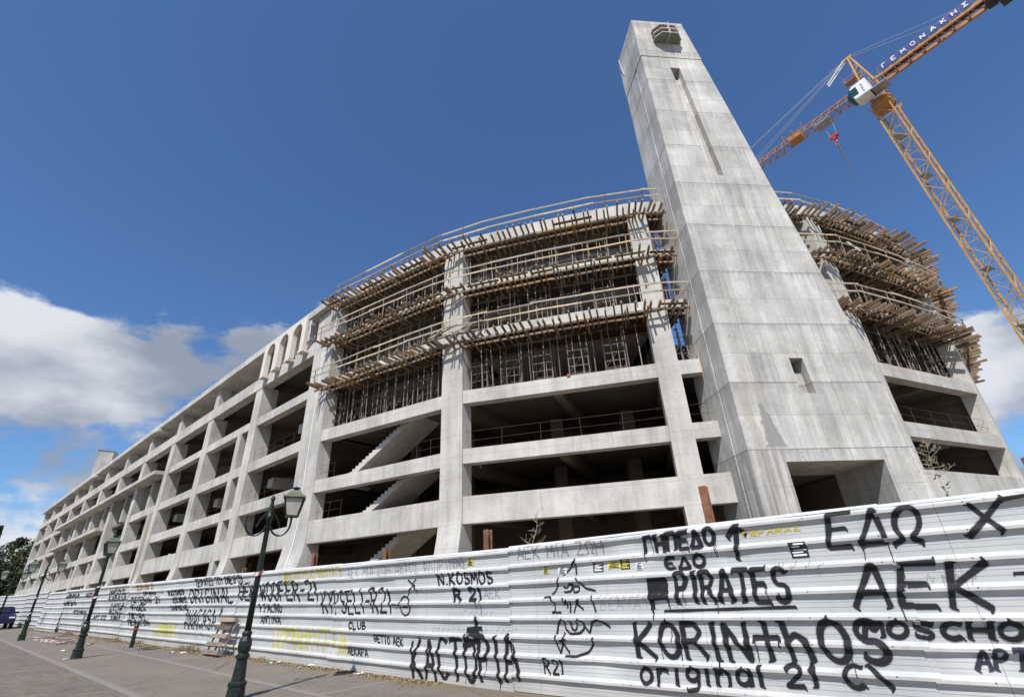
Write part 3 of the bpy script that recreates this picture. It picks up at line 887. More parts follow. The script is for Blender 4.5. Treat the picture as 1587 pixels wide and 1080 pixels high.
shaft = b.build('shaft', 'tower', tower, local=True)
cut = MB()
cut.box((1.74, -1, -1), (4.98, 0, 0), (0, 6, 0), (0, 0, 7.26))                                           # doorway
cut.prism([(2.05, -0.5, 35.35), (2.76, -0.5, 35.35), (3.42, -0.5, 24.5), (2.92, -0.5, 24.5)], (0, 0.92, 0))     # long slot
cut.prism([(3.62, -0.5, 11.58), (4.36, -0.5, 11.58), (4.45, -0.5, 9.62), (3.64, -0.5, 9.68)], (0, 1.0, 0))
cut.box((-0.5, 1.02, -1), (0.56, 0, 0), (0, 0.17, 0), (0, 0, 37.6))                                     # groove in the side
cut2 = MB(); cut2.box((2.09, -0.5, 34.55), (0.66, 0, 0), (0, 3.2, 0), (0, 0, 0.78))
cut2.box((3.66, -0.5, 10.95), (0.68, 0, 0), (0, 2.6, 0), (0, 0, 0.6))
for c in (cut, cut2):
    co = c.build('cutter', 'tower', tower, local=True)
    md = shaft.modifiers.new('cut', 'BOOLEAN'); md.operation = 'DIFFERENCE'; md.solver = 'EXACT'; md.use_self = True; md.object = co
    dg = bpy.context.evaluated_depsgraph_get()
    me = bpy.data.meshes.new_from_object(shaft.evaluated_get(dg))
    shaft.modifiers.clear(); shaft.data = me
    bpy.data.objects.remove(co)
b = MB(); p_ = 0.035
for z in (36.55, 41.05):
    w = tw_w(z) + p_; b.v += [(-p_, -p_, z), (w, -p_, z), (w, DEP + p_, z), (-p_, DEP + p_, z)]
b.f += [(0, 1, 5, 4), (1, 2, 6, 5), (2, 3, 7, 6), (3, 0, 4, 7), (3, 2, 1, 0), (4, 5, 6, 7)]
b.build('tower_head', 'tower', tower, local=True)
# passage behind the doorway
b = MB()
b.box((6.72, DEP, -0.3), (0.3, 0, 0), (0, 6, 0), (0, 0, 6.5)); b.box((1.44, DEP, -0.3), (0.3, 0, 0), (0, 6, 0), (0, 0, 6.5))
b.box((1.44, DEP, 6.26), (5.58, 0, 0), (0, 6, 0), (0, 0, 0.3)); b.box((1.44, DEP + 6, -0.3), (5.58, 0, 0), (0, 0.3, 0), (0, 0, 6.9))
b.build('passage', 'soffit', tower, local=True)
# balcony: three half-octagon plates, a mid fin and a dark rust-brown drum standing in for the shaded recess
def oct_plate(x0, x1, d, c):
    return [(x0, c, 0), (x0 - 0.04, -d * 0.45, 0), (x0 + 0.42, -d, 0), (x1 - 0.42, -d, 0), (x1 + 0.04, -d * 0.45, 0), (x1, c, 0)]
b = MB(); b.prism([(x, y, 38.36) for x, y, _ in oct_plate(1.42, 3.20, 0.70, 0.01)], (0, 0, 1.02)); balc = b.build('balcony', 'rust', tower, local=True)
for z, d in ((38.30, 0.86), (38.85, 0.84), (39.38, 0.80)):
    b = MB(); b.prism([(x, y, z) for x, y, _ in oct_plate(1.28, 3.34, d, 0.02)], (0, 0, 0.07)); b.build('balcony_plate', 'concrete', balc, local=True)
b = MB(); b.prism([(x, y, 38.292) for x, y, _ in oct_plate(1.31, 3.31, 0.82, 0.01)], (0, 0, -0.05)); b.build('balcony_soffit', 'olive', balc, local=True)
b = MB(); b.box((2.27, -0.9, 38.2), (0.07, 0, 0), (0, 0.9, 0), (0, 0, 1.35)); b.build('balcony_fin', 'concrete', balc, local=True)
b = MB(); b.tube([(-0.06, 2.9, 38.6), (-0.22, 2.92, 40.6)], 0.02, 5); b.build('lightning_rod', 'white', tower, local=True)

# ------------------------------------------------------------------ timber decks, props and shoring in the upper corner
SPAN_TXT = ['over the bay with the stairs', 'over the wide bay left of the tower', 'in the gap touching the tower on its left',
            'in the gap touching the tower on its right', 'over the bay right of the tower', 'on the turning right end of the corner', 'furthest right behind the corner']
LVL_TXT = {3: 'lowest', 4: 'middle', 5: 'topmost'}
def jw(k): return random.uniform(-k, k)
joist_mesh = {}
def timber_deck(si, lev):
    s0, s1 = SPANS[si]
    if si == 3: s0 = TWR_RL[lev]
    zb = {3: 15.85, 4: 19.62, 5: 23.05}[lev]
    p, d, q = curve((s0 + s1) / 2)
    root = thing('timber_deck', '%s deck of projecting timber joists %s' % (LVL_TXT[lev], SPAN_TXT[si]), 'formwork deck', P3(p, zb), 0, 'timber formwork decks')
    s = s0 + 0.12
    big = si >= 4
    while s < s1 - 0.05:
        p, d, q = curve(s)
        out = 1.28 + jw(0.26) + (0.25 if random.random() < 0.12 else 0)
        if lev == 4: out -= 0.15
        if big: out += 0.08
        tilt = jw(0.05)
        a = P3(p - q * out + d * jw(0.12), zb - 0.12 + jw(0.03) + (0.22 if lev == 5 else 0.08) + tilt * 2); e = P3(p + q * (0.9 + jw(0.3)) + d * jw(0.05), zb - 0.14)
        b = MB(); b.bar(a, e, 0.10, 0.17); b.build('timber_joist', 'timber', root)
        if random.random() < 0.3:
            a2 = P3(p - q * (out - 0.35 + jw(0.3)) + d * 0.16, zb - 0.40 + jw(0.04)); e2 = P3(p + q * 1.0 + d * (0.16 + jw(0.1)), zb - 0.42)
            b = MB(); b.bar(a2, e2, 0.09, 0.14); b.build('timber_joist', 'timber', root)
        s += 0.43 + jw(0.09)
    for t, z in ((-0.62, -0.31), (0.05, -0.31), (1.4, -0.13), (2.7, -0.13)):
        x = s0
        while x < s1 - 0.3:
            x2 = min(x + 3.6 + jw(0.5), s1)
            pa, da, qa = curve(x); pb, db, qb = curve(x2)
            b = MB(); b.bar(P3(pa + qa * t, zb + z + jw(0.02)), P3(pb + qb * t, zb + z + 0.03 + jw(0.02)), 0.09, 0.13); b.build('ledger', 'timber', root)
            x = x2 - 0.1
    # boards laid over the joists and the edge shutter
    x = s0 + 0.2
    while x < s1 - 0.5:
        L_ = 0.9 + 1.8 * random.random()
        if lev == 4 or random.random() < 0.25:
            b = MB(); t_ = -0.75 + jw(0.12); ribbon(b, x, min(x + L_, s1 - 0.05), t_, t_ + 0.24, zb + 0.02, zb + 0.05); b.build('walkway_board', 'plank' if random.random() < 0.5 else 'ply', root)
        x += L_ + 0.15
    b = MB(); ribbon(b, s0 + 0.1, s1 - 0.05, -0.07, 3.1, zb - 0.012, zb + 0.012); b.build('shutter_board', 'shutter', root)  # dark sheet whose colour stands in for the shade under the deck
    if lev in (3, 4):
        x = s0 + 0.3; posts = []
        while x < s1 - 0.1:
            p, d, q = curve(x)
            b = MB(); b.bar(P3(p - q * 0.98, zb - 0.2), P3(p - q * 1.0 + d * jw(0.08), zb + 1.32), 0.05, 0.05); b.build('rail_post', 'timber', root)
            x += 2.3
        for h in (0.72, 1.25):
            x = s0 - 0.05
            while x < s1 - 0.25:
                x2 = min(x + 3.4 + jw(0.6), s1 + 0.12)
                pa, da, qa = curve(x); pb, db, qb = curve(x2)
                b = MB(); b.bar(P3(pa - qa * 1.03, zb + h + jw(0.05)), P3(pb - qb * 1.03, zb + h + jw(0.05)), 0.035, 0.105); b.build('guard_board', 'plank', root)
                x = x2 - 0.2
    return root
for si in range(6):
    for lev in (3, 4, 5):
        timber_deck(si, lev)
timber_deck(6, 5)

# guard rails along the roof edge
def roof_rail(s0, s1, label):
    p, d, q = curve((s0 + s1) / 2)
    root = thing('roof_guard_rail', label, 'guard rail', P3(p, 24.2), 0, 'roof edge guard rails')
    x = s0
    while x < s1:
        p, d, q = curve(x)
        b = MB(); b.bar(P3(p + q * 0.15, 24.18), P3(p + q * 0.15 + d * jw(0.05), 25.6), 0.045, 0.045); b.build('rail_post', 'rebar', root)
        x += 2.6
    for h in (0.72, 1.32):
        x = s0 - 0.6
        while x < s1 - 0.3:
            x2 = min(x + 4.0 + jw(0.4), s1 + 0.4)
            pa, da, qa = curve(x); pb, db, qb = curve(x2)
            b = MB(); b.bar(P3(pa + qa * 0.1, 24.2 + h + jw(0.03)), P3(pb + qb * 0.1, 24.2 + h + jw(0.03)), 0.045, 0.125); b.build('guard_board', 'plank', root)
            x = x2 - 0.25
roof_rail(KS[0] + 0.6, TWR_L - 0.1, 'two-board timber guard rail along the curved roof edge left of the tower')
roof_rail(TWR_RL[5] + 0.1, KS[5] - 3.0, 'two-board timber guard rail along the curved roof edge right of the tower')

# shoring towers (steel ladder frames with cross braces)
def shoring_proto(h):
    root = thing('shoring_tower', '', 'scaffold tower', (0, -50, -30), 0, 'steel shoring towers under the decks')
    for y in (-0.5, 0.5):
        b = MB()
        for x in (-0.6, 0.6):
            b.tube([(x, y, 0.0), (x, y, 0.12), (x, y, 0.13), (x, y, h - 0.25), (x, y, h - 0.24), (x, y, h - 0.02)], [0.02, 0.02, 0.032, 0.032, 0.022, 0.022], 6)
            b.cbox((x, y, 0.008), 0.14, 0.14, 0.016); b.cbox((x, y, h - 0.03), 0.18, 0.16, 0.05)
        z = 0.25
        while z < min(h - 0.3, 2.3):
            b.tube([(-0.6, y, z), (0.6, y, z)], 0.022, 5); z += 0.52
        b.tube([(0.25, y, 0.25), (0.25, y, min(h - 0.4, 2.2))], 0.02, 5)
        b.build('ladder_frame', 'scaf', root, local=True)
    b = MB()
    for x in (-0.62, 0.62):
        b.tube([(x, -0.5, 0.3), (x, 0.5, min(h, 2.1) - 0.2)], 0.016, 4); b.tube([(x, 0.5, 0.3), (x, -0.5, min(h, 2.1) - 0.2)], 0.016, 4)
    b.tube([(-0.6, -0.53, 0.35), (0.6, -0.53, 1.8 if h > 2 else 1.2)], 0.014, 4)
    b.build('cross_brace', 'scaf', root, local=True)
    return root
def prop_proto(h):
    root = thing('steel_prop', '', 'steel prop', (0, -50, -30), 0, 'single steel props under the decks')
    b = MB(); b.tube([(0, 0, 0.01), (0, 0, h * 0.58)], 0.036, 6); b.cbox((0, 0, 0.008), 0.15, 0.15, 0.016); b.build('outer_tube', 'scaf', root, local=True)
    b = MB(); b.tube([(0, 0, h * 0.58), (0, 0, h - 0.02)], 0.026, 6); b.cbox((0, 0, h - 0.012), 0.15, 0.15, 0.02); b.build('inner_tube', 'scaf', root, local=True)
    return root
for lev, zf, zc in ((3, LV[2][1], 15.40), (4, CLV[3][1], 19.18), (5, CLV[4][1], 22.62)):
    h = zc - zf
    sp = shoring_proto(h); pp = prop_proto(h)
    used = False; pused = False
    st = {3: 'lowest', 4: 'middle', 5: 'top'}[lev]
    for si in range(6):
        s0, s1 = SPANS[si]
        lab = 'steel shoring tower in the %s storey %s' % (st, SPAN_TXT[si])
        plab = 'slim steel prop in the %s storey %s' % (st, SPAN_TXT[si])
        m0 = 1.5 if s1 - s0 > 4 else 0.95
        x = s0 + m0
        while x < s1 - m0 + 0.3:
            for t in (1.15, 3.4):
                p, d, q = curve(x + jw(0.1)); loc = P3(p + q * t, zf + 0.0); rz = math.atan2(d.y, d.x) + jw(0.04)
                if not used:
                    sp.location = loc; sp.rotation_euler = (0, 0, rz); sp['label'] = lab; used = True
                else:
                    dup(sp, loc, rz, lab)
            x += 2.15
        x = s0 + (0.9 if s1 - s0 > 4 else 0.3)
        while x < s1 - 0.3:
            p, d, q = curve(x + jw(0.25)); loc = P3(p + q * (0.5 + jw(0.22)), zf)
            if not pused:
                pp.location = loc; pp['label'] = plab; pused = True
            else:
                o = dup(pp, loc, jw(1), plab)
                o.rotation_euler = (jw(0.035), jw(0.035), jw(1))
            x += 0.82
# blue sheeting scraps hung among the props
for i, (si, f, t, zf, h, lab) in enumerate(((1, 0.16, 2.6, 21.0, 0.9, 'blue tarpaulin hung under the top deck nearest the second pillar'), (1, 0.42, 2.6, 21.0, 0.8, 'blue tarpaulin hung under the top deck in mid bay'),
        (2, 0.55, 1.5, 16.8, 2.2, 'tall blue tarpaulin hung in the gap left of the tower'))):
    s0, s1 = SPANS[si]; x = s0 + (s1 - s0) * f
    b = MB(); n = 10; wdt = 1.9 if si == 1 else 0.7
    for k in range(n + 1):
        p, d, q = curve(x + wdt * k / n)
        for z in (zf, zf + h):
            b.v.append(tuple(P3(p + q * (t + 0.06 * math.sin(k * 1.9) + jw(0.02)), z + jw(0.04))))
    for k in range(n):
        b.f.append((2 * k, 2 * k + 2, 2 * k + 3, 2 * k + 1))
    nv = len(b.v); b.v += [(v[0] + 0.01, v[1] + 0.012, v[2]) for v in b.v[:]]
    b.f += [tuple(i_ + nv for i_ in f_)[::-1] for f_ in b.f[:]]
    tag(b.build('tarpaulin', 'tarp', fix=False), lab, 'tarpaulin', 'blue tarpaulins in the scaffold')

# thin bar guard rails in the open storeys
def open_rail(a, b_, inn, z, label, n=5):
    root = thing('bar_guard_rail', label, 'guard rail', P3((a + b_) / 2, z), 0, 'thin bar guard rails in the open storeys')
    for k in range(n + 1):
        p = a.lerp(b_, k / n) + inn * 0.4
        b = MB(); b.tube([P3(p, z), P3(p + Vector((jw(.04), jw(.04), 0)), z + 1.12)], 0.012, 5); b.build('rail_post', 'rebar', root)
    for h in (0.55, 1.08):
        pts = [P3(a.lerp(b_, k / n) + inn * 0.38, z + h + jw(0.035)) for k in range(n + 1)]
        b = MB(); b.tube(pts, 0.010, 5); b.build('rail_bar', 'rebar', root)
i2 = inn_of(P2.r, P3_.l); i4 = inn_of(P4.r, P5.l)
open_rail(P2.r, P3_.l, i2, LV[1][1], 'longest thin rusty rail, on the second floor of the wide bay left of the tower', 5)
open_rail(P3_.r, V2((10.5, 24.3)), inn_of(P3_.r, V2(ends[1])), LV[1][1], 'short bar guard rail in the gap left of the tower', 2)
open_rail(P4.r, P5.l, i4, LV[1][1], 'thin bar guard rail on the second floor of the bay right of the tower', 5)
open_rail(P1.r, P1.r + d1 * 1.5, i1, LV[1][1], 'short bar guard rail beside the foot of the upper stair flight', 1)
open_rail(P2.l - d1 * 2.2, P2.l, i1, LV[1][1], 'short bar guard rail between the stair and the second pillar', 2)
open_rail(P1.r + d1 * 0.2, P1.r + d1 * 2.6, i1, LV[0][1], 'short bar guard rail at the left of the middle stair flight', 2)
open_rail(P1.l + LDIR * 0.2, NR(0), LIN, LV[1][1], 'bar guard rail on the second floor left of the wide end pillar', 5)
open_rail(P1.l + LDIR * 0.2, NR(0), LIN, LV[2][1], 'bar guard rail on the third floor left of the wide end pillar', 5)
open_rail(NR(0) + LDIR * 4.5, NR(1), LIN, LV[1][1], 'bar guard rail on the second floor of the second long bay', 4)

# loose planks left on the decks, and clutter standing in the open storeys
for i, (si, lev, f, lab) in enumerate(((1, 3, 0.05, 'loose planks leaning at the left end of the lowest deck of the wide bay'), (0, 3, 0.93, 'loose timber lying across the end of the lowest deck above the second pillar'), (4, 4, 0.08, 'loose timbers crossed on the middle deck right of the tower'))):
    s0, s1 = SPANS[si]; p, d, q = curve(s0 + (s1 - s0) * f); z = {3: 15.85, 4: 19.62}[lev] + 0.1
    b = MB(); b.bar(P3(p - q * 1.3, z), P3(p + d * 1.5 - q * 0.3, z + 1.1), 0.16, 0.06); b.bar(P3(p - q * 1.3 + d * 0.35, z), P3(p + d * 1.0 - q * 0.5, z + 1.5), 0.14, 0.05); b.bar(P3(p - q * 1.0 - d * 0.3, z + 0.03), P3(p + d * 1.6 - q * 0.9, z + 0.08), 0.2, 0.05)
    tag(b.build('loose_planks', 'plank'), lab, 'planks', 'loose planks on the timber decks')
b = MB(); p = P2.r.lerp(P3_.l, 0.56)
b.prism([P3(p + i2 * 0.0, 12.46), P3(p + i2 * 0.0 + (P3_.l - P2.r).normalized() * 0.2, 12.44), P3(p + i2 * 0.0 + (P3_.l - P2.r).normalized() * 0.24, 12.54), P3(p + (P3_.l - P2.r).normalized() * 0.09, 12.62)], i2 * 0.2)
tag(b.build('rag', 'red'), 'small dark pink rag on the third beam of the wide bay left of the tower', 'rag')
def leaning_pole(a, c, lab):
    b = MB(); b.tube([a, c], 0.045, 6); tag(b.build('leaning_pole', 'white'), lab, 'pole', 'pale poles leaning in the long facade')
for k, i_, s_, lab in ((2, 1, 0.6, 'pale pole leaning in the lower storey left of the stained pillar'), (2, 2, 0.8, 'pale pole leaning in the middle storey left of the stained pillar')):
    o = N0R + LDIR * (BAY * k + 4.2) + LIN * 0.9; z0 = LV[i_ - 1][1]; h = LV[i_][0] - z0 - 0.1
    leaning_pole(P3(o + LDIR * 2.6, z0 + 0.05), P3(o, z0 + h), lab)
def clutter(k, lev, ds, kind, lab):
    o = N0R + LDIR * (BAY * (k - 1) + 1.5 + ds) + LIN * (1.3 + 0.5 * random.random()); z = LV[lev][1] - 0.02
    b = MB()
    if kind == 'boards':
        for j in range(6): b.box(P3(o + LDIR * jw(0.15) + LIN * jw(0.1), z + 0.07 * j), LDIR * 2.2, LIN * 0.8, (0, 0, 0.055))
        tag(b.build('board_stack', 'ply'), lab, 'board stack', 'building materials left on the open floors')
    else:
        for j in range(9):
            c = o + LDIR * jw(0.9) + LIN * jw(0.35); h = 0.18 + 0.3 * random.random(); a = random.random() * 3
            ex = Vector((math.cos(a), math.sin(a), jw(0.3))) * 0.5; ey = Vector((-math.sin(a), math.cos(a), jw(0.3))) * 0.4
            b.box(P3(c, z), ex, ey, (jw(0.15), jw(0.15), h))
        tag(b.build('rubble_heap', 'concrete'), lab, 'rubble', 'building materials left on the open floors')
clutter(0, 0, 6.0, 'boards', 'stack of boards on the first floor just left of the wide end pillar')
clutter(1, 1, 3.0, 'boards', 'stack of boards on the second floor of the second long bay')
clutter(2, 1, 6.5, 'rubble', 'rubble heap on the second floor of the third long bay')
clutter(2, 0, 5.0, 'rubble', 'rubble heap on the first floor of the third long bay')
clutter(1, 2, 6.0, 'rubble', 'rubble heap on the third floor of the second long bay')
clutter(0, 2, 3.5, 'boards', 'stack of boards on the third floor left of the wide end pillar')
# thin starter bars standing up along the far roof edge
for k, lab in ((8.2, 'cluster of starter bars on the roof edge near the far corner'), (5.9, 'cluster of starter bars on the roof edge near the stair core'), (1.6, 'cluster of starter bars on the roof edge of the third bay')):
    b = MB(); o = N0R + LDIR * BAY * k + LIN * 0.1
    b.bar(P3(o, 24.1), P3(o + LDIR * 2.6, 24.1), 0.06, 0.06)
    for j in range(9): b.tube([P3(o + LDIR * 0.32 * j, 24.05), P3(o + LDIR * (0.32 * j + jw(0.08)), 24.9 + jw(0.25))], 0.025, 4)
    tag(b.build('starter_bars', 'rebar'), lab, 'rebar', 'starter bars on the roof edge')

# ------------------------------------------------------------------ sheet metal fence
FH = 2.30; PITCH = 0.2875
PANELS = [(-12.0, -5.9, 0.0, 0.0, 0.0), (-5.9, 0.2, 0.012, 0.0, 0.0), (0.2, 6.2, -0.012, 0.015, -0.004), (6.2, 12.2, 0.0, 0.0, 0.003), (12.2, 18.2, 0.008, 0.02, -0.006), (18.2, 24.6, 0.0, 0.0, 0.004),
          (24.6, 31.0, 0.02, 0.03, 0.03), (31.0, 37.6, -0.02, 0.05, 0.06), (37.6, 44.0, -0.05, 0.12, -0.06), (44.0, 52.0, 0.04, 0.05, 0.04), (52.0, 64.0, 0.0, 0.0, 0.0), (64.0, 80.0, 0.05, 0.1, 0.0)]
# (s0, s1, lift, outward shift, lean per metre of height)
RD = 0.050
def rib(zr):
    f = zr % PITCH
    if f < 0.168: return 0.0
    if f < 0.212: return RD * (f - 0.168) / 0.044
    if f < 0.244: return RD
    return RD * (1 - (f - 0.244) / 0.0435)
def dent(s, zr):
    d = 0.010 * math.sin(s * 1.7 + zr * 2.1) * math.sin(zr * 3.0 + s * 0.6) + 0.006 * math.sin(s * 5.3 + 1.0) * math.sin(zr * 6.1 + s) + 0.003 * math.sin(s * 11.0 + zr * 4.0)
    for ds, dz, r, a in DENTS:
        q = ((s - ds) ** 2 + ((zr - dz) * 1.6) ** 2) / (r * r)
        if q < 4: d -= a * math.exp(-q * 1.6)
    return d
_dr = random.Random(5)
DENTS = [(-10 + 40 * _dr.random(), 0.2 + 1.9 * _dr.random(), 0.12 + 0.4 * _dr.random(), 0.012 + 0.028 * _dr.random()) for _ in range(46)]
def panel_of(s):
    for p in PANELS:
        if p[0] <= s < p[1]: return p
    return PANELS[-1]
def fence_pt(s, zr, extra=0.0, pan=None):
    p = pan or panel_of(s)
    out = rib(zr) + dent(s, zr) + p[3] + p[4] * (zr - 1.0) + extra
    q = F0 + FD * s + FN * (out - 0.03)
    return Vector((q.x, q.y, slope_z(s) + p[2] + zr))
fence = thing('sheet_fence', 'long white ribbed sheet metal hoarding covered in graffiti along the pavement', 'fence', (F0.x, F0.y, 0))
ZS = []
for k in range(8):
    for f in (0.0, 0.056, 0.112, 0.168, 0.212, 0.228, 0.244):
        ZS.append(k * PITCH + f)
ZS.append(FH - 0.0005)
def fence_panel(pan):
    b = MB(); s0, s1 = pan[0], pan[1] + 0.06
    n = int((s1 - s0) / 0.10); uv = []
    for i in range(n + 1):
        s = s0 + (s1 - s0) * i / n
        for zr in ZS:
            b.v.append(tuple(fence_pt(s, zr, 0.0, pan))); uv.append((s, zr))
    m = len(ZS)
    for i in range(n):
        for j in range(m - 1):
            b.f.append((i * m + j, (i + 1) * m + j, (i + 1) * m + j + 1, i * m + j + 1))
    o = b.build('sheet_panel', 'fence', fence, fix=False)
    me = o.data; ul = me.uv_layers.new(name='UVMap')
    for l in me.loops:
        ul.data[l.index].uv = uv[l.vertex_index]
    md = o.modifiers.new('thick', 'SOLIDIFY'); md.thickness = 0.004; md.offset = 1
    return o
for pan in PANELS:
    fence_panel(pan)
for pan in PANELS:
    # top capping and back posts
    b = MB(); s = pan[0]
    while s < pan[1] - 0.01:
        s2 = min(s + 1.5, pan[1])
        b.bar(fence_pt(s, FH + 0.008, -0.012, pan), fence_pt(s2 - 0.001, FH + 0.008, -0.012, pan), 0.06, 0.034); s = s2
    b.build('top_cap', 'white', fence)
    for s in (pan[0] + 0.6, pan[0] + 3.6):
        b = MB(); b.bar(fence_pt(s, 0, -0.10, pan), fence_pt(s, 2.2, -0.10, pan), 0.06, 0.06); b.build('back_post', 'rust', fence)

# ---- graffiti: brush strokes laid on the ribbed sheet
def arc(cx, cy, rx, ry, a0, a1, n=10):
    return [(cx + rx * math.cos(R(a0 + (a1 - a0) * i / n)), cy + ry * math.sin(R(a0 + (a1 - a0) * i / n))) for i in range(n + 1)]
G = {
 'A': [[(0, 0), (.45, 1), (.55, 1), (1, 0)], [(.2, .35), (.8, .35)]],
 'B': [[(0, 0), (0, 1), (.6, 1), (.8, .78), (.55, .54), (0, .52)], [(.55, .54), (.95, .3), (.7, 0), (0, 0)]],
 'C': [arc(.55, .5, .5, .5, 50, 310)], 'D': [[(0, 0), (0, 1), (.6, .95), (.95, .5), (.6, .04), (0, 0)]],
 'E': [[(.9, 1), (0, 1), (0, 0), (.9, 0)], [(0, .52), (.7, .52)]], 'F': [[(0, 0), (0, 1), (.9, 1)], [(0, .52), (.7, .52)]],
 'G': [arc(.55, .5, .5, .5, 50, 330) + [(.98, .42), (.6, .42)]], 'H': [[(0, 0), (0, 1)], [(.9, 0), (.9, 1)], [(0, .5), (.9, .5)]],
 'I': [[(.4, 0), (.4, 1)]], 'K': [[(0, 0), (0, 1)], [(.9, 1), (.08, .48), (.95, 0)]], 'L': [[(0, 1), (0, 0), (.8, 0)]],
 'M': [[(0, 0), (.08, 1), (.5, .35), (.92, 1), (1, 0)]], 'N': [[(0, 0), (0, 1), (.9, 0), (.9, 1)]], 'O': [arc(.5, .5, .48, .5, 90, 450, 16)],
 'P': [[(0, 0), (0, 1), (.6, 1), (.85, .76), (.55, .48), (0, .46)]], 'R': [[(0, 0), (0, 1), (.6, 1), (.85, .76), (.55, .5), (0, .48)], [(.4, .48), (.95, 0)]],
 'S': [arc(.5, .74, .42, .26, 30, 250, 8) + arc(.5, .26, .42, .26, 80, -150, 8)], 'T': [[(0, 1), (1, 1)], [(.5, 1), (.5, 0)]],
 'U': [[(0, 1), (0, .3), (.25, .02), (.65, .02), (.9, .3), (.9, 1)]], 'W': [[(0, 1), (.22, 0), (.5, .65), (.78, 0), (1, 1)]],
 'X': [[(0, 1), (1, 0)], [(1, 1), (0, 0)]], 'Y': [[(0, 1), (.5, .5), (1, 1)], [(.5, .5), (.5, 0)]], 'Z': [[(0, 1), (.95, 1), (0, 0), (1, 0)]],
 'Γ': [[(0, 0), (0, 1), (.85, 1)]], 'Δ': [[(0, 0), (.5, 1), (1, 0), (0, 0)]], 'Θ': [arc(.5, .5, .48, .5, 90, 450, 16), [(.25, .5), (.75, .5)]],
 'Λ': [[(0, 0), (.5, 1), (1, 0)]], 'Π': [[(0, 0), (0, 1), (.9, 1), (.9, 0)]], 'Σ': [[(.95, 1), (0, 1), (.55, .5), (0, 0), (.95, 0)]],
 'Φ': [arc(.5, .55, .48, .3, 90, 450, 14), [(.5, 1), (.5, 0)]], 'Ω': [[(0, 0), (.35, .1)] + arc(.5, .58, .46, .42, 240, -60, 12) + [(.65, .1), (1, 0)]],
 'Ψ': [[(0, 1), (.1, .55), (.5, .4), (.9, .55), (1, 1)], [(.5, 1), (.5, 0)]], 'Ξ': [[(0, 1), (1, 1)], [(.2, .5), (.8, .5)], [(0, 0), (1, 0)]],
 'Є': [arc(.55, .5, .5, .5, 50, 310), [(.1, .5), (.65, .5)]], '.': [[(.3, 0), (.36, .06)]], '-': [[(.1, .5), (.9, .5)]], '_': [[(0, .1), (1, .2)]], '+': [[(.5, 1), (.5, 0)], [(0, .6), (1, .6)]],
 '"': [[(.2, 1), (.2, .7)], [(.6, 1), (.6, .7)]], '1': [[(.15, .75), (.5, 1), (.5, 0)]], '2': [arc(.5, .72, .42, .28, 160, -30, 8) + [(0, 0), (.95, 0)]],
 'h': [[(0, 1), (.1, 0)], [(.08, .5), (.4, .68), (.75, .5), (.85, 0)]], 'o': [arc(.5, .45, .42, .42, 90, 450, 14)], 'r': [[(.1, 0), (.1, .85)], [(.1, .5), (.4, .8), (.8, .72)]],
 'i': [[(.4, 0), (.4, .8)]], 'g': [arc(.5, .55, .4, .33, 90, 450, 12), [(.9, .85), (.85, -.15), (.2, -.25)]], 'n': [[(.1, 0), (.1, .85)], [(.1, .5), (.5, .85), (.85, .5), (.85, 0)]],
 'a': [arc(.45, .4, .4, .38, 90, 450, 12), [(.88, .8), (.9, 0)]], 'l': [[(.4, 0), (.4, 1)]], '\\': [[(0, 1), (.9, 0)]],
 '↑': [[(.5, 0), (.45, 1)], [(0, .72), (.45, 1), (1, .76)]],
 '█': [[(0, y), (1, y)] for y in (0.05, .2, .35, .5, .65, .8, .95)] + [[(.1, 0), (.1, -.35)]],
}
for a_, c_ in zip('ΑΒΕΖΗΙΚΜΝΟΡΤΥΧ', 'ABEZHIKMNOPTYX'):
    G[a_] = G[c_]
_lift = [0]
def stroke_mesh(b, uv, pts, w):
    """pts: (s, z) polyline on the fence; soft ribbon of width w following the ribs"""
    out = []
    for (a, c) in zip(pts[:-1], pts[1:]):
        L = math.hypot(c[0] - a[0], c[1] - a[1]); n = max(1, int(L / 0.012))
        for i in range(n):
            out.append((a[0] + (c[0] - a[0]) * i / n, a[1] + (c[1] - a[1]) * i / n))
    out.append(pts[-1])
    # round the corners a little
    for _ in range(4):
        out = [out[0]] + [((p[0] + 2 * q[0] + r[0]) / 4, (p[1] + 2 * q[1] + r[1]) / 4) for p, q, r in zip(out[:-2], out[1:-1], out[2:])] + [out[-1]]
    if len(out) < 2: return
    ex = []
    d0 = (out[0][0] - out[1][0], out[0][1] - out[1][1]); l0 = math.hypot(*d0) or 1
    d1_ = (out[-1][0] - out[-2][0], out[-1][1] - out[-2][1]); l1 = math.hypot(*d1_) or 1
    out = [(out[0][0] + d0[0] / l0 * w * .45, out[0][1] + d0[1] / l0 * w * .45)] + out + [(out[-1][0] + d1_[0] / l1 * w * .45, out[-1][1] + d1_[1] / l1 * w * .45)]
    _lift[0] = (_lift[0] + 1) % 12
    lift = 0.0055 + 0.00035 * _lift[0]
    o = len(b.v); NC = 7; N = len(out)
    ph = random.random() * 6
    for i, p in enumerate(out):
        a = out[max(i - 1, 0)]; c = out[min(i + 1, N - 1)]
        dx_, dy_ = c[0] - a[0], c[1] - a[1]; L = math.hypot(dx_, dy_) or 1
        nx, ny = -dy_ / L, dx_ / L
        ww = w * (0.92 + 0.13 * math.sin(i * 0.11 + ph)) * 0.78
        for k in range(NC):
            f = -1 + 2 * k / (NC - 1)
            s_, z_ = p[0] + nx * ww * f, min(max(p[1] + ny * ww * f, 0.01), FH - 0.01)
            b.v.append(tuple(fence_pt(s_, z_, lift)))
            uv.append((k / (NC - 1), 0.0) if 0 < i < N - 1 else (0.0, 0.0))
    for i in range(N - 1):
        for k in range(NC - 1):
            b.f.append((o + i * NC + k, o + i * NC + k + 1, o + (i + 1) * NC + k + 1, o + (i + 1) * NC + k))
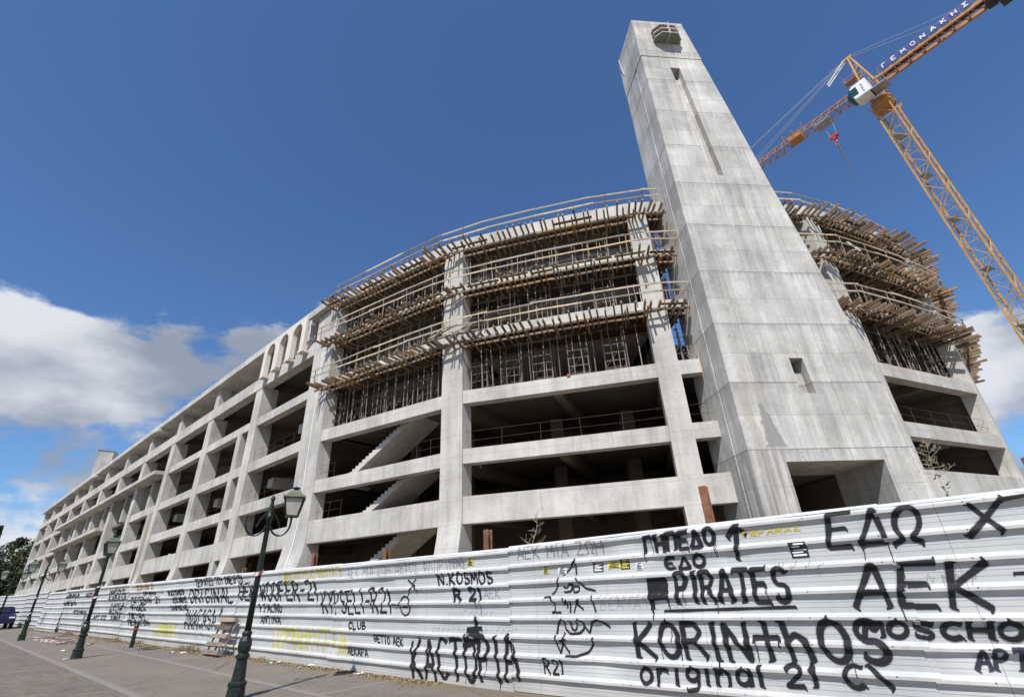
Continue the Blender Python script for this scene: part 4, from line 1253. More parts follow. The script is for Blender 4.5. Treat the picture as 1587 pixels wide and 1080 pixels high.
def drips(b, uv, pts, w):
    for _ in range(3):
        p = random.choice(pts)
        L = 0.06 + 0.22 * random.random()
        stroke_mesh(b, uv, [(p[0] + jw(w * 0.4), p[1] - w * 0.3), (p[0] + jw(0.01), max(0.02, p[1] - L))], 0.010 + 0.006 * random.random())
def finish_paint(b, uv, mat, name):
    o = b.build(name, mat, fence, fix=False)
    ul = o.data.uv_layers.new(name='UVMap')
    for l in o.data.loops:
        ul.data[l.index].uv = uv[l.vertex_index]
    o.visible_shadow = True
    return o
NARROW = {'I': .45, '.': .4, 'i': .45, 'l': .45, '1': .6, '"': .6, ' ': .6, '-': .8}
def graffito(text, s0, z0, s1, z1, s2, z2, w, mat):
    if s0 > 2.0: w *= 0.82
    b = MB(); uv = []
    ws = [NARROW.get(c, 1.0) for c in text]; gap = 0.28
    tot = sum(ws) + gap * (len(text) - 1)
    x = 0.0
    for c, cw in zip(text, ws):
        if c != ' ':
            for st in G[c]:
                pts = []
                jx, jy = jw(0.03), jw(0.04)
                for gx, gy in st:
                    u = (x + (gx * cw if c not in '.iIl1' else gx * cw)) / tot
                    v = gy + jy
                    pts.append((s0 + (s1 - s0) * (u + jx / tot) + (s2 - s0) * v, z0 + (z1 - z0) * u + (z2 - z0) * v))
                stroke_mesh(b, uv, pts, w)
                if w > 0.065 and mat == 'k' and s0 < 8 and random.random() < 0.45: drips(b, uv, pts, w)
        x += cw + gap
    return finish_paint(b, uv, mat, 'graffiti')
M['f'] = spray_mat('old_faded_marker', (0.16, 0.16, 0.17), 0.35)
GRAF=[('ΓΗΠΕΔΟ', -2.674, 1.998, -3.808, 2.029, -2.694, 2.226, 0.073, 'k'),
('↑', -3.94, 1.806, -4.19, 1.806, -4.039, 2.244, 0.077, 'k'),
('ЄΔΟ', -2.963, 1.742, -3.59, 1.751, -2.975, 1.903, 0.053, 'k'),
('█', -2.64, 1.34, -2.93, 1.35, -2.655, 1.63, 0.066, 'k'),
('PIRATES', -3.087, 1.296, -4.639, 1.29, -3.109, 1.69, 0.073, 'k'),
('_', -2.891, 1.181, -4.705, 1.202, -2.906, 1.257, 0.04, 'k'),
('ΕΔΩ', -5.239, 1.874, -6.206, 1.881, -5.338, 2.269, 0.068, 'k'),
('X', -6.631, 1.884, -6.928, 1.915, -6.737, 2.214, 0.062, 'k'),
('-', -7.001, 2.2, -7.274, 2.223, -7.023, 2.259, 0.048, 'k'),
('AEK', -5.333, 1.215, -6.584, 1.204, -5.453, 1.652, 0.075, 'k'),
('-', -6.823, 1.456, -6.972, 1.456, -6.863, 1.558, 0.038, 'k'),
('KORIN+hOS', -2.317, 0.603, -5.514, 0.645, -2.306, 1.021, 0.082, 'k'),
('MOSCHO', -5.311, 0.903, -6.709, 0.91, -5.347, 1.054, 0.058, 'k'),
('APT', -6.229, 0.632, -6.65, 0.641, -6.277, 0.804, 0.048, 'b'),
('original 21 C\\', -2.274, 0.25, -5.459, 0.415, -2.294, 0.473, 0.057, 'k'),
('KACTOPIA', 2.956, -0.006, 0.044, 0.196, 3.053, 0.674, 0.104, 'k'),
('R21', -0.49, 0.29, -0.905, 0.303, -0.482, 0.499, 0.036, 'k'),
('AEK MIA ZΩH', -0.004, 2.078, -1.908, 2.054, -0.017, 2.282, 0.027, 'g'),
('N.KOSMOS', 2.222, 1.728, 0.617, 1.708, 2.272, 1.942, 0.059, 'k'),
('R 21', 1.713, 1.418, 0.921, 1.434, 1.756, 1.632, 0.069, 'k'),
('AEK', 0.885, 1.455, 0.457, 1.461, 0.881, 1.624, 0.017, 'g'),
('AEK MIA ZΩH AETOΣ ΦΛΩPINAΣ', 5.796, 1.986, 1.391, 2.005, 5.84, 2.201, 0.024, 'g'),
('AEK-ANTPEAΣ-BOYΛA Θ', 9.241, 1.998, 6.085, 2.057, 9.359, 2.213, 0.043, 'y'),
('KYPSELI-R21', 6.788, 1.163, 3.815, 1.203, 6.983, 1.665, 0.071, 'k'),
('Θ', 3.524, 1.141, 3.135, 1.143, 3.585, 1.513, 0.051, 'k'),
('Y', 3.247, 1.663, 2.975, 1.67, 3.287, 1.848, 0.052, 'k'),
('ΘEK WOOFER-21', 12.076, 1.529, 7.063, 1.466, 12.369, 2.013, 0.092, 'k'),
('P.FALIRO', 10.47, 1.181, 9.065, 1.186, 10.605, 1.391, 0.055, 'k'),
('ANTINA', 10.302, 0.892, 9.075, 0.893, 10.382, 1.078, 0.053, 'k'),
('CLUB', 5.483, 0.852, 4.775, 0.853, 5.538, 0.989, 0.055, 'k'),
('ΘETTO AEK', 4.429, 0.617, 3.331, 0.57, 4.475, 0.756, 0.037, 'k'),
('AEKAPA', 5.435, 0.334, 4.611, 0.321, 5.492, 0.476, 0.039, 'k'),
('IIMMNHHITTA', 9.41, 0.534, 5.494, 0.489, 9.57, 0.837, 0.076, 'Y'),
('HIITHIIITA', 9.312, 0.285, 5.463, 0.333, 9.385, 0.471, 0.074, 'Y'),
('ΠEIPATEΣ TOY ONEIPOY', 16.17, 2.005, 12.022, 2.023, 16.406, 2.256, 0.06, 'k'),
('ORIGINAL', 16.453, 1.463, 12.491, 1.457, 16.836, 1.908, 0.097, 'k'),
('ANACASA "', 16.373, 0.616, 12.951, 0.686, 16.669, 1.204, 0.082, 'k'),
('N.KOSMOS', 19.11, 1.739, 17.28, 1.759, 19.269, 1.932, 0.074, 'k'),
('AEKARHΣ', 18.362, 1.474, 16.738, 1.486, 18.511, 1.66, 0.071, 'k'),
('ΠAΛOYKIAΣ', 18.366, 1.201, 16.484, 1.226, 18.495, 1.36, 0.069, 'k'),
('IIIMMHH', 19.787, 0.318, 17.115, 0.348, 20.158, 0.725, 0.114, 'Y'),
('EΞO-AN 21', 23.606, 2.043, 21.214, 2.072, 23.805, 2.238, 0.093, 'o'),
('OPAMA', 22.413, 1.81, 20.806, 1.812, 22.542, 1.943, 0.071, 'k'),
('ΠOTENAI 21', 23.953, 1.509, 19.87, 1.508, 24.183, 1.726, 0.089, 'k'),
('ΨHΔEΣ', 23.644, 1.217, 21.568, 1.219, 23.868, 1.428, 0.091, 'k'),
('ΠEYKH', 23.61, 0.904, 21.462, 0.924, 23.804, 1.085, 0.09, 'k'),
('ΠEIPATON', 23.506, 0.623, 20.59, 0.648, 23.725, 0.825, 0.086, 'k'),
('MAPOYΣI', 27.857, 1.918, 24.998, 1.903, 28.081, 2.102, 0.09, 'k'),
('KABAΛA', 27.735, 1.62, 24.693, 1.623, 27.994, 1.83, 0.088, 'k'),
('ΛAMIA', 27.136, 1.327, 24.68, 1.323, 27.348, 1.501, 0.086, 'k'),
('BOΛOΣ', 27.024, 1.042, 24.802, 1.054, 27.269, 1.241, 0.085, 'k'),
('XANIA', 26.454, 0.767, 24.924, 0.785, 26.689, 0.96, 0.083, 'k'),
('AΘHNA', 37.81, 1.885, 34.097, 1.91, 38.125, 2.073, 0.108, 'k'),
('ΠATPA', 32.529, 1.889, 30.677, 1.897, 32.772, 2.058, 0.091, 'k'),
('KAPΔIA', 37.684, 1.485, 34.605, 1.507, 38.058, 1.705, 0.108, 'k'),
('PETHYMNO', 34.733, 1.068, 31.901, 1.048, 34.782, 1.203, 0.095, 'k'),
('APΓOΣ', 29.842, 0.786, 27.299, 0.785, 30.048, 0.935, 0.076, 'k'),
('ΓEPAKAΣ', -4.214, 2.106, -4.971, 2.116, -4.227, 2.156, 0.025, 'y')]
for g_ in GRAF:
    graffito(*g_)
DRAW = [
([[(-1.321, 1.995), (-1.261, 1.912), (-1.132, 1.808), (-1.043, 1.763)], [(-1.321, 1.995), (-1.317, 1.762)], [(-0.93, 1.719), (-0.927, 1.633), (-0.846, 1.514), (-0.774, 1.472)], [(-1.31, 1.702), (-1.371, 1.628), (-1.486, 1.541), (-1.665, 1.501)], [(-1.039, 1.58), (-1.086, 1.555), (-1.183, 1.628), (-1.216, 1.55), (-1.169, 1.504), (-1.046, 1.496)], [(-1.225, 1.622), (-1.241, 1.49)], [(-1.252, 1.573), (-1.358, 1.574), (-1.339, 1.499), (-1.256, 1.483)], [(-0.596, 1.423), (-0.718, 1.432), (-0.811, 1.334), (-0.815, 1.215), (-0.727, 1.185), (-0.929, 1.19)], [(-1.012, 1.401), (-1.023, 1.295), (-1.083, 1.388), (-1.084, 1.259)], [(-1.15, 1.351), (-1.13, 1.189)], [(-1.204, 1.188), (-1.289, 1.36), (-1.355, 1.382), (-1.267, 1.314), (-1.398, 1.232)], [(-1.593, 1.422), (-1.607, 1.308), (-1.636, 1.196)]], 0.032),
    ([[(-0.95, 1.086), (-0.86, 1.017), (-0.822, 0.879)], [(-0.792, 0.845), (-0.795, 0.721), (-0.863, 0.601)], [(-0.988, 1.074), (-0.999, 0.949), (-1.086, 0.872), (-1.275, 0.885), (-1.376, 0.953), (-1.372, 1.041), (-1.27, 1.086)], [(-1.114, 1.052), (-1.127, 0.95), (-1.186, 0.917), (-1.24, 0.974), (-1.234, 1.052)], [(-1.382, 0.997), (-1.473, 0.888), (-1.539, 1.042), (-1.663, 1.075), (-1.774, 1.031), (-1.866, 0.978)], [(-0.97, 0.561), (-1.171, 0.558), (-1.391, 0.618), (-1.493, 0.717), (-1.523, 0.824)], [(-0.975, 0.881), (-0.863, 0.601)], [(-0.865, 0.767), (-0.997, 0.792)], [(-0.897, 0.757), (-1.038, 0.607)]], 0.036),
    ([[(1.103, 1.102), (1.141, 0.949)], [(1.355, 0.912), (0.983, 0.952)], [(1.392, 0.803), (1.464, 0.639), (1.039, 0.759)], [(1.105, 0.95), (1.041, 0.655)], [(1.284, 0.859), (0.935, 0.815)]], 0.098),
    ([[(3.302, 1.496), (3.178, 1.662), (3.048, 1.75)], [(3.094, 1.751), (2.904, 1.618)], [(3.835, 1.372), (3.592, 1.344)]], 0.032),
]
for sts, w_ in DRAW:
    b = MB(); uv = []
    for st_ in sts:
        stroke_mesh(b, uv, st_, w_)
    finish_paint(b, uv, 'k', 'graffiti_drawing')
STICK = [[-0.603, 1.804, -0.733, 1.924], [-0.934, 1.777, -1.116, 1.891], [-1.663, 1.776, -1.861, 1.913], [-1.946, 1.815, -2.206, 1.916], [-2.209, 1.791, -2.375, 1.934], [-2.479, 1.767, -2.6, 1.872], [-4.78, 1.784, -4.991, 1.971], [1.372, 2.053, 1.181, 2.189]]

def sticker(i, s0, z0, s1, z1):
    mats = [('yellow', 'k2'), ('paper', 'k2'), ('k2', 'paper'), ('yellow', 'k2'), ('k2', 'yellow'), ('paper', 'k2'), ('k2', 'paper'), ('yellow', 'k2')]
    a, c = mats[i % len(mats)]
    def q(b, u0, v0, u1, v1, lift):
        n = 6; o = len(b.v)
        for j in range(n + 1):
            for u in (u0, u1):
                v = v0 + (v1 - v0) * j / n
                b.v.append(tuple(fence_pt(s0 + (s1 - s0) * u, z0 + (z1 - z0) * v, lift)))
        for j in range(n):
            b.f.append((o + 2 * j, o + 2 * j + 1, o + 2 * j + 3, o + 2 * j + 2))
    b = MB(); q(b, 0, 0, 1, 1, 0.009); st = b.build('sticker', a, fence, fix=False)
    b = MB()
    for (u0, v0, u1, v1) in ((.12, .1, .88, .22), (.1, .30, .72, .38), (.2, .46, .92, .58), (.15, .66, .6, .74), (.3, .82, .88, .92)):
        q(b, u0, v0, u1, v1, 0.0125)
    b.build('sticker_print', c, st, fix=False)
M['yellow'] = simple('sticker_yellow', (0.62, 0.55, 0.12), 0.5, 0, 0.1)
M['paper'] = simple('sticker_white', (0.78, 0.78, 0.76), 0.5, 0, 0.08)
M['k2'] = simple('sticker_black', (0.02, 0.02, 0.02), 0.5, 0, 0.1)
for i_, s_ in enumerate(STICK):
    sticker(i_, *s_)

# older, half-faded scribbles under the big tags
for s_, z_, w_, n_ in ((-1.7, 1.33, 1.3, 11), (-3.3, 1.86, 0.5, 5), (-4.4, 1.62, 0.8, 5), (1.9, 1.16, 1.3, 9), (2.4, 0.86, 2.4, 16), (-6.1, 1.42, 0.5, 4), (3.2, 1.60, 0.5, 4)):
    b = MB(); uv = []
    for k_ in range(n_):
        x_ = s_ - w_ * k_ / n_; q_ = w_ / n_ * 0.6; h_ = 0.13
        stroke_mesh(b, uv, [(x_ - jw(0.02), z_), (x_ - q_ * 0.4, z_ + h_ * (0.7 + jw(0.3))), (x_ - q_ * 0.7, z_ + h_ * (0.3 + jw(0.2))), (x_ - q_, z_ + h_ * (0.8 + jw(0.3)))], 0.011)
    finish_paint(b, uv, 'f', 'old_scribble')
graffito(*('BEAYATE AN', -1.729,1.217,-3.172,1.223,-1.75,1.362, 0.011, 'f'))

# ------------------------------------------------------------------ street lamps
def street_lamp(loc, rotz, lanterns, label, lean=(0, 0), tape=(), reach=0.5):
    root = thing('street_lamp', label, 'street lamp', loc, rotz, 'old green lantern posts along the pavement')
    root.rotation_mode = 'QUATERNION'
    from mathutils import Quaternion
    root.rotation_quaternion = Quaternion((0.45, 0.89, 0.0), lean[0]) @ Quaternion((0, 0, 1), rotz)
    b = MB(); b.lathe((0, 0, 0), [(0.19, -0.15), (0.185, 0.0), (0.165, 0.03), (0.15, 0.20), (0.165, 0.23), (0.165, 0.26), (0.12, 0.29)], 8)
    b.build('plinth', 'lampgreen', root, local=True)
    b = MB(); b.lathe((0, 0, 0), [(0.118, 0.28), (0.092, 0.62), (0.122, 0.64), (0.122, 0.68), (0.085, 0.71), (0.108, 0.76), (0.120, 0.83), (0.110, 0.91), (0.075, 0.98), (0.088, 1.01), (0.088, 1.04), (0.060, 1.07)], 16)
    b.build('fluted_base', 'lampgreen', root, local=True, smooth=False)
    b = MB(); b.lathe((0, 0, 0), [(0.058, 1.06), (0.052, 2.2), (0.046, 3.05), (0.075, 3.07), (0.075, 3.12), (0.05, 3.15), (0.06, 3.24), (0.045, 3.30), (0.03, 3.42), (0.05, 3.46), (0.02, 3.52)], 12)
    b.build('pole', 'lampgreen', root, local=True, smooth=True)
    for sx in (-1, 1):
        b = MB()
        pts = []
        for k in range(13):
            a = math.pi * (1.08 + 0.92 * k / 12)
            pts.append((sx * (0.04 + (reach - 0.04) / 2 * (1 + math.cos(a))), 0, 2.98 + 0.24 * math.sin(a)))
        b.tube(pts, 0.022, 6)
        b.tube([(sx * reach, 0, 2.96), (sx * reach, 0, 3.12)], [0.02, 0.026], 6)
        b.tube([(sx * 0.05, 0, 3.2), (sx * 0.16, 0, 3.06), (sx * 0.22, 0, 2.90)], 0.014, 5)
        b.build('bracket_arm', 'lampgreen', root, local=True)
        if sx in lanterns:
            z0 = 3.12; x0 = sx * reach
            b = MB(); lo, hi = 0.11, 0.185; zt = z0 + 0.36
            for z, h in ((z0, lo), (zt, hi)):
                b.v += [(x0 - h, -h, z), (x0 + h, -h, z), (x0 + h, h, z), (x0 - h, h, z)]
            b.f += [(0, 1, 5, 4), (1, 2, 6, 5), (2, 3, 7, 6), (3, 0, 4, 7), (3, 2, 1, 0), (4, 5, 6, 7)]
            ln = b.build('lantern', 'lampglass', root, local=True)
            b = MB()
            cs = [(-1, -1), (1, -1), (1, 1), (-1, 1)]
            for i in range(4):
                a, c = cs[i], cs[(i + 1) % 4]
                b.bar((x0 + a[0] * lo * 1.02, a[1] * lo * 1.02, z0), (x0 + a[0] * hi * 1.02, a[1] * hi * 1.02, zt), 0.024, 0.024)
                b.bar((x0 + a[0] * hi * 1.05, a[1] * hi * 1.05, zt), (x0 + c[0] * hi * 1.05, c[1] * hi * 1.05, zt), 0.035, 0.035)
                b.bar((x0 + a[0] * lo * 1.03, a[1] * lo * 1.03, z0), (x0 + c[0] * lo * 1.03, c[1] * lo * 1.03, z0), 0.03, 0.03)
                b.tube([(x0 + a[0] * hi * 1.08, a[1] * hi * 1.08, zt), (x0 + a[0] * hi * 1.12, a[1] * hi * 1.12, zt + 0.06)], [0.014, 0.005], 5)
            b.build('lantern_frame', 'lampgreen', ln, local=True)
            b = MB()
            for z, h in ((zt + 0.018, hi * 1.10), (zt + 0.10, hi * 0.72), (zt + 0.16, hi * 0.52)):
                b.v += [(x0 - h, -h, z), (x0 + h, -h, z), (x0 + h, h, z), (x0 - h, h, z)]
            for i in (0, 4):
                b.f += [(i, i + 1, i + 5, i + 4), (i + 1, i + 2, i + 6, i + 5), (i + 2, i + 3, i + 7, i + 6), (i + 3, i, i + 4, i + 7)]
            b.f += [(3, 2, 1, 0), (8, 9, 10, 11)]
            b.build('lantern_roof', 'copper', ln, local=True)
            b = MB(); b.lathe((x0, 0, zt + 0.155), [(0.05, 0), (0.045, 0.035), (0.085, 0.05), (0.085, 0.065), (0.02, 0.09)], 10)
            b.build('finial', 'lampgreen', ln, local=True)
    for (z, h) in tape:
        b = MB(); o = 0; n = 14; uvs = []
        for k in range(n + 1):
            a = 2 * math.pi * k / n; r = 0.076 + 0.008 * math.sin(3 * a)
            for dz_ in (0, h):
                b.v.append((r * math.cos(a), r * math.sin(a), z + dz_ + 0.03 * math.sin(a + 1))); uvs.append((k * 0.06, dz_))
        for k in range(n): b.f.append((2 * k, 2 * k + 2, 2 * k + 3, 2 * k + 1))
        t = b.build('tape_wrap', 'tape', root, local=True, fix=False)
        ul = t.data.uv_layers.new(name='UVMap')
        for l in t.data.loops: ul.data[l.index].uv = uvs[l.vertex_index]
    return root
def lz(x, y): return (x, y, ground_z(x, y))
street_lamp(lz(-5.30, 10.50), R(22), (1,), 'nearest green lamp post, one lantern left on its two arms', (R(1.6), 0), ((2.02, 0.07),), 0.42)
street_lamp(lz(-14.80, 18.44), R(-48), (-1, 1), 'middle green lamp post with two lanterns that almost overlap', (R(0.8), 0), ((1.72, 0.06), (2.05, 0.04)), 0.45)
street_lamp(lz(-25.6, 28.0), R(42), (-1, 1), 'further green lamp post, its two lanterns spread apart before the building', (R(1.0), 0), ((1.9, 0.07), (1.2, 0.05)), 0.58)
street_lamp(lz(-33.9, 34.9), R(40), (-1, 1), 'furthest lamp post at the left edge by the dark trees', (0, 0))

# short iron bollard before the fence
bol = thing('bollard', 'short dark iron post with a scrap of tape in front of the fence', 'bollard', lz(-15.34, 21.65))
b = MB(); b.lathe((0, 0, 0), [(0.075, -0.02), (0.07, 0.62), (0.085, 0.66), (0.085, 0.72), (0.05, 0.80), (0.0, 0.84)], 10, False); b.build('post', 'lampgreen', bol, local=True)
b = MB(); b.lathe((0, 0, 0.6), [(0.082, 0), (0.084, 0.07)], 10, False); b.build('tape_wrap', 'red', bol, local=True, fix=False)

# pallet leaning on the fence
def pallet():
    s = 12.0; t_foot = 0.42
    o = F0 + FD * 12.85 + FN * t_foot; o.z = ground_z(o.x, o.y) + 0.01
    X = -FD; top = F0 + FD * 12.85 + FN * 0.06; top.z = o.z + 0.98
    Y = (top - o).normalized(); Z = X.cross(Y).normalized()
    if Z.dot(FN) < 0: Z = -Z
    root = thing('wooden_pallet', 'old wooden pallet leaning against the fence behind the nearest lamp post', 'pallet', o)
    H = 1.02; Wd = 1.2
    for k in range(3):
        b = MB()
        for j in range(3):
            b.box(o + X * (k * 0.55) + Y * (j * 0.46) + Z * 0.022, X * 0.1, Y * 0.1, Z * 0.09)
        b.box(o + X * (k * 0.55), X * 0.1, Y * H, Z * 0.021); b.build('runner', 'pallet', root)
    for j in range(5):
        b = MB(); b.box(o + Y * (j * 0.228) + Z * 0.113, X * Wd, Y * 0.11, Z * 0.022); b.build('deck_board', 'pallet', root)
    for j in (0.0, 0.9):
        b = MB(); b.box(o + Y * j + Z * -0.0225, X * Wd, Y * 0.1, Z * 0.021); b.build('base_board', 'pallet', root)
    for ob in root.children: pass
pallet()

# red and white barrier tape lying on the pavement
def tape_line(pts, label, w=0.05):
    b = MB(); uv = []; L = 0
    for i, p in enumerate(pts):
        a = pts[max(i - 1, 0)]; c = pts[min(i + 1, len(pts) - 1)]
        d = Vector((c[0] - a[0], c[1] - a[1], 0)).normalized(); nrm = Vector((-d.y, d.x, 0))
        if i: L += math.hypot(p[0] - pts[i - 1][0], p[1] - pts[i - 1][1])
        tw = math.sin(i * 0.9)
        for sg in (-1, 1):
            q = Vector((p[0], p[1], 0)) + nrm * sg * w * (0.5 + 0.4 * abs(tw))
            b.v.append((q.x, q.y, (ground_z(q.x, q.y) + 0.02 if len(p) < 3 else p[2]) + 0.03 * max(0, tw * sg))); uv.append((L * 0.8, sg))
    n = len(pts)
    for i in range(n - 1): b.f.append((2 * i, 2 * i + 2, 2 * i + 3, 2 * i + 1))
    o = b.build('barrier_tape', 'tape', fix=False)
    ul = o.data.uv_layers.new(name='UVMap')
    for l in o.data.loops: ul.data[l.index].uv = uv[l.vertex_index]
    tag(o, label, 'barrier tape', 'loose red and white barrier tape')
def st_pt(s, t): q = F0 + FD * s + FN * t; return (q.x, q.y)
tape_line([st_pt(33.5 - 0.45 * k, 1.4 + 0.35 * math.sin(k * 0.8) + 0.1 * math.sin(k * 2.3)) for k in range(26)], 'long loose strand of red and white tape lying on the pavement between two lamp posts')
tape_line([st_pt(30.5 - 0.3 * k, 1.9 + 0.25 * math.sin(k * 1.1)) for k in range(22)], 'shorter crumpled strand of red and white tape on the paving nearer the kerb strip')
tape_line([(-25.6 + 0.02 * k, 28.05 + 0.02 * k, ground_z(-25, 28) + 1.9 * (1 - k / 9)) for k in range(10)], 'strand of tape hanging down beside the further lamp post', 0.05)

# dry grass tufts along the foot of the fence
def tuft(s, t, n, h, label):
    b = MB(); q = F0 + FD * s + FN * t; gz = ground_z(q.x, q.y)
    for i in range(n):
        a = random.random() * 6.28; r = random.random() * 0.28
        p = Vector((q.x + r * math.cos(a), q.y + r * math.sin(a), gz)); hh = h * (0.2 + random.random() * 0.5)
        lean = Vector((jw(0.5), jw(0.5), 0)) * hh; wv = Vector((jw(1), jw(1), 0)).normalized() * 0.008
        o = len(b.v); b.v += [tuple(p - wv), tuple(p + wv), tuple(p + lean * 0.5 + Vector((0, 0, hh * 0.7)) + wv * 0.6), tuple(p + lean + Vector((0, 0, hh)))]
        b.f += [(o, o + 1, o + 2), (o, o + 2, o + 3)]
    tag(b.build('dry_grass_tuft', 'drygrass', fix=False), label, 'grass tuft', 'dry grass tufts at the foot of the fence')
for s, t, n, h, lab in ((14.6, 0.28, 160, 0.38, 'largest dry grass tuft at the fence foot, left of the pallet'), (15.6, 0.22, 110, 0.24, 'small dry grass tuft beside the largest one'), (13.6, 0.2, 90, 0.22, 'low dry grass tuft touching the pallet'),
                        (20.6, 0.2, 120, 0.25, 'dry grass tuft at the fence left of the iron bollard'), (23.5, 0.3, 120, 0.3, 'dry grass tuft behind the middle lamp post'), (9.6, 0.12, 70, 0.16, 'sparse dry grass at the fence right of the nearest lamp post'), (33.0, 0.3, 120, 0.4, 'dry grass tuft near the further lamp post')):
    tuft(s, t, n, h, lab)
b = MB()
for i in range(5200):
    s_ = random.random() ** 1.3 * 44 + 2.0; t_ = 0.03 + abs(random.gauss(0, 0.30)) * (1.2 if 12 < s_ < 30 else 0.7)
    q = F0 + FD * s_ + FN * t_; sz = 0.012 + 0.03 * random.random(); a = random.random() * 6.28; zz = ground_z(q.x, q.y) + 0.006 + 0.012 * random.random()
    u = Vector((math.cos(a), math.sin(a), jw(0.5))) * sz; v_ = Vector((-math.sin(a), math.cos(a), jw(0.5))) * sz * 0.5; c = Vector((q.x, q.y, zz))
    o = len(b.v); b.v += [tuple(c - u), tuple(c + v_), tuple(c + u), tuple(c - v_)]; b.f.append((o, o + 1, o + 2, o + 3))
o = b.build('dry_leaf_litter', 'drygrass', fix=False); o['kind'] = 'stuff'; o['label'] = 'dry leaves and chaff blown along the foot of the fence'; o['category'] = 'leaf litter'
# scraps of litter
for i, (s, t, sz, lab) in enumerate(((14.9, 0.75, 0.11, 'white paper scrap below the dry grass tuft'), (14.2, 0.55, 0.13, 'crumpled white wrapper nearest the pallet'), (8.4, 0.3, 0.16, 'white rubble lumps at the fence foot right of the nearest lamp post'), (6.9, 0.25, 0.18, 'pale broken plaster scrap under the large yellow tag'),
        (16.6, 3.2, 0.10, 'single white scrap on the open paving'), (20.5, 2.6, 0.09, 'tiny white scrap near the middle lamp post'), (4.6, 0.25, 0.12, 'white scrap at the bottom edge by the fence'))):
    q = F0 + FD * s + FN * t; gz = ground_z(q.x, q.y); b = MB()
    for k in range(5):
        c = Vector((q.x + jw(sz), q.y + jw(sz), gz + 0.012)); a = Vector((jw(1), jw(1), 0.3 * random.random())).normalized() * sz * 0.45; e = Vector((-a.y, a.x, 0.02)) * 0.7
        b.box(c, a, e, (0.0, 0.0, 0.012))
    tag(b.build('litter_scrap', 'litter'), lab, 'litter', 'scraps of litter on the pavement')

# rusty steel columns standing behind the fence
def hcol(x, y, zt, label, w=0.16, lean=0.0):
    b = MB(); d = Vector((0.77, -0.638, 0)); n = Vector((0.638, 0.77, 0)); z0 = -0.1; o = Vector((x, y, z0))
    up = Vector((lean, 0, zt - z0))
    b.box(o - d * w / 2 - n * w / 2, d * w, n * 0.014, up); b.box(o - d * w / 2 + n * (w / 2 - 0.014), d * w, n * 0.014, up); b.box(o - d * 0.006 - n * (w / 2 - 0.0145), d * 0.012, n * (w - 0.029), up)
    tag(b.build('steel_column', 'rust'), label, 'steel column', 'rusty steel columns behind the fence')
hcol(4.14, 11.26, 3.46, 'tallest rusty steel column, rising above the fence left of the tower')
hcol(-0.85, 12.97, 2.95, 'rusty steel column behind the fence right of the second pillar')
hcol(-6.66, 16.73, 2.90, 'rusty steel column behind the fence right of the wide end pillar', 0.13)
hcol(-3.78, 14.51, 2.74, 'rusty steel column stub behind the fence below the stairs', 0.15)
hcol(6.50, 6.30, 2.80, 'rusty steel column at the right edge of the picture', 0.11)
hcol(-12.3, 23.2, 2.95, 'pale thin steel column under the tall beam in the first long bay', 0.12)

# saplings behind the fence
def sapling(loc, h, spread, nb, mat, leaves, label, start=0.45):
    root = thing('sapling', label, 'sapling', loc)
    b = MB(); pts = [(jw(0.02) * k, jw(0.02) * k, h * k / 8) for k in range(9)]
    b.tube(pts, [0.022 * (1 - k / 10) for k in range(9)], 5)
    tr = b.build('trunk', mat, root, local=True)
    b = MB(); tips = []
    for i in range(nb):
        f = start + (1 - start) * (i + 0.5) / nb; k = min(int(f * 8), 7); p = Vector(pts[k]).lerp(Vector(pts[k + 1]), f * 8 - k)
        a = i * 2.4 + jw(0.4); L = spread * (1.15 - 0.6 * (f - start) / (1 - start)) * (0.7 + 0.5 * random.random())
        q = p + Vector((math.cos(a) * L, math.sin(a) * L, L * (0.35 + jw(0.45)))); m_ = p.lerp(q, 0.5) + Vector((0, 0, -0.05 * L))
        b.tube([p, m_, q], [0.007, 0.005, 0.002], 4); tips.append(q)
        for j in range(6):
            f2 = 0.3 + 0.7 * random.random(); c = p.lerp(q, f2); e = c + Vector((jw(1), jw(1), 0.6 + jw(0.6))) * L * 0.30
            b.tube([c, e], [0.0035, 0.0015], 4); tips.append(e)
            for _ in range(2):
                e2 = e + Vector((jw(1), jw(1), jw(1))) * L * 0.14; b.tube([e.lerp(c, 0.3), e2], [0.003, 0.0015], 4)
    b.build('branch_crown', mat, root, local=True)
    if leaves:
        b = MB()
        for i in range(leaves):
            f = 0.52 + 0.30 * random.random(); c = Vector((jw(0.10), jw(0.10), h * f)); a = Vector((jw(1), jw(1), jw(0.7))).normalized() * 0.05; e = Vector((jw(1), jw(1), jw(1))).normalized() * 0.03
            o = len(b.v); b.v += [tuple(c - a), tuple(c + e), tuple(c + a), tuple(c - e)]; b.f.append((o, o + 1, o + 2, o + 3))
        b.build('leaves', 'leafsmall', root, local=True, fix=False)
sapling((0.28, 13.0, 0), 3.35, 0.32, 9, 'paletwig', 0, 'small bare dry sapling behind the fence in front of the tall beam', 0.72)
sapling((10.3, 12.2, 0), 4.45, 0.34, 20, 'paletwig', 45, 'taller sapling with a bare twiggy top and leafy stem right of the tower', 0.80)

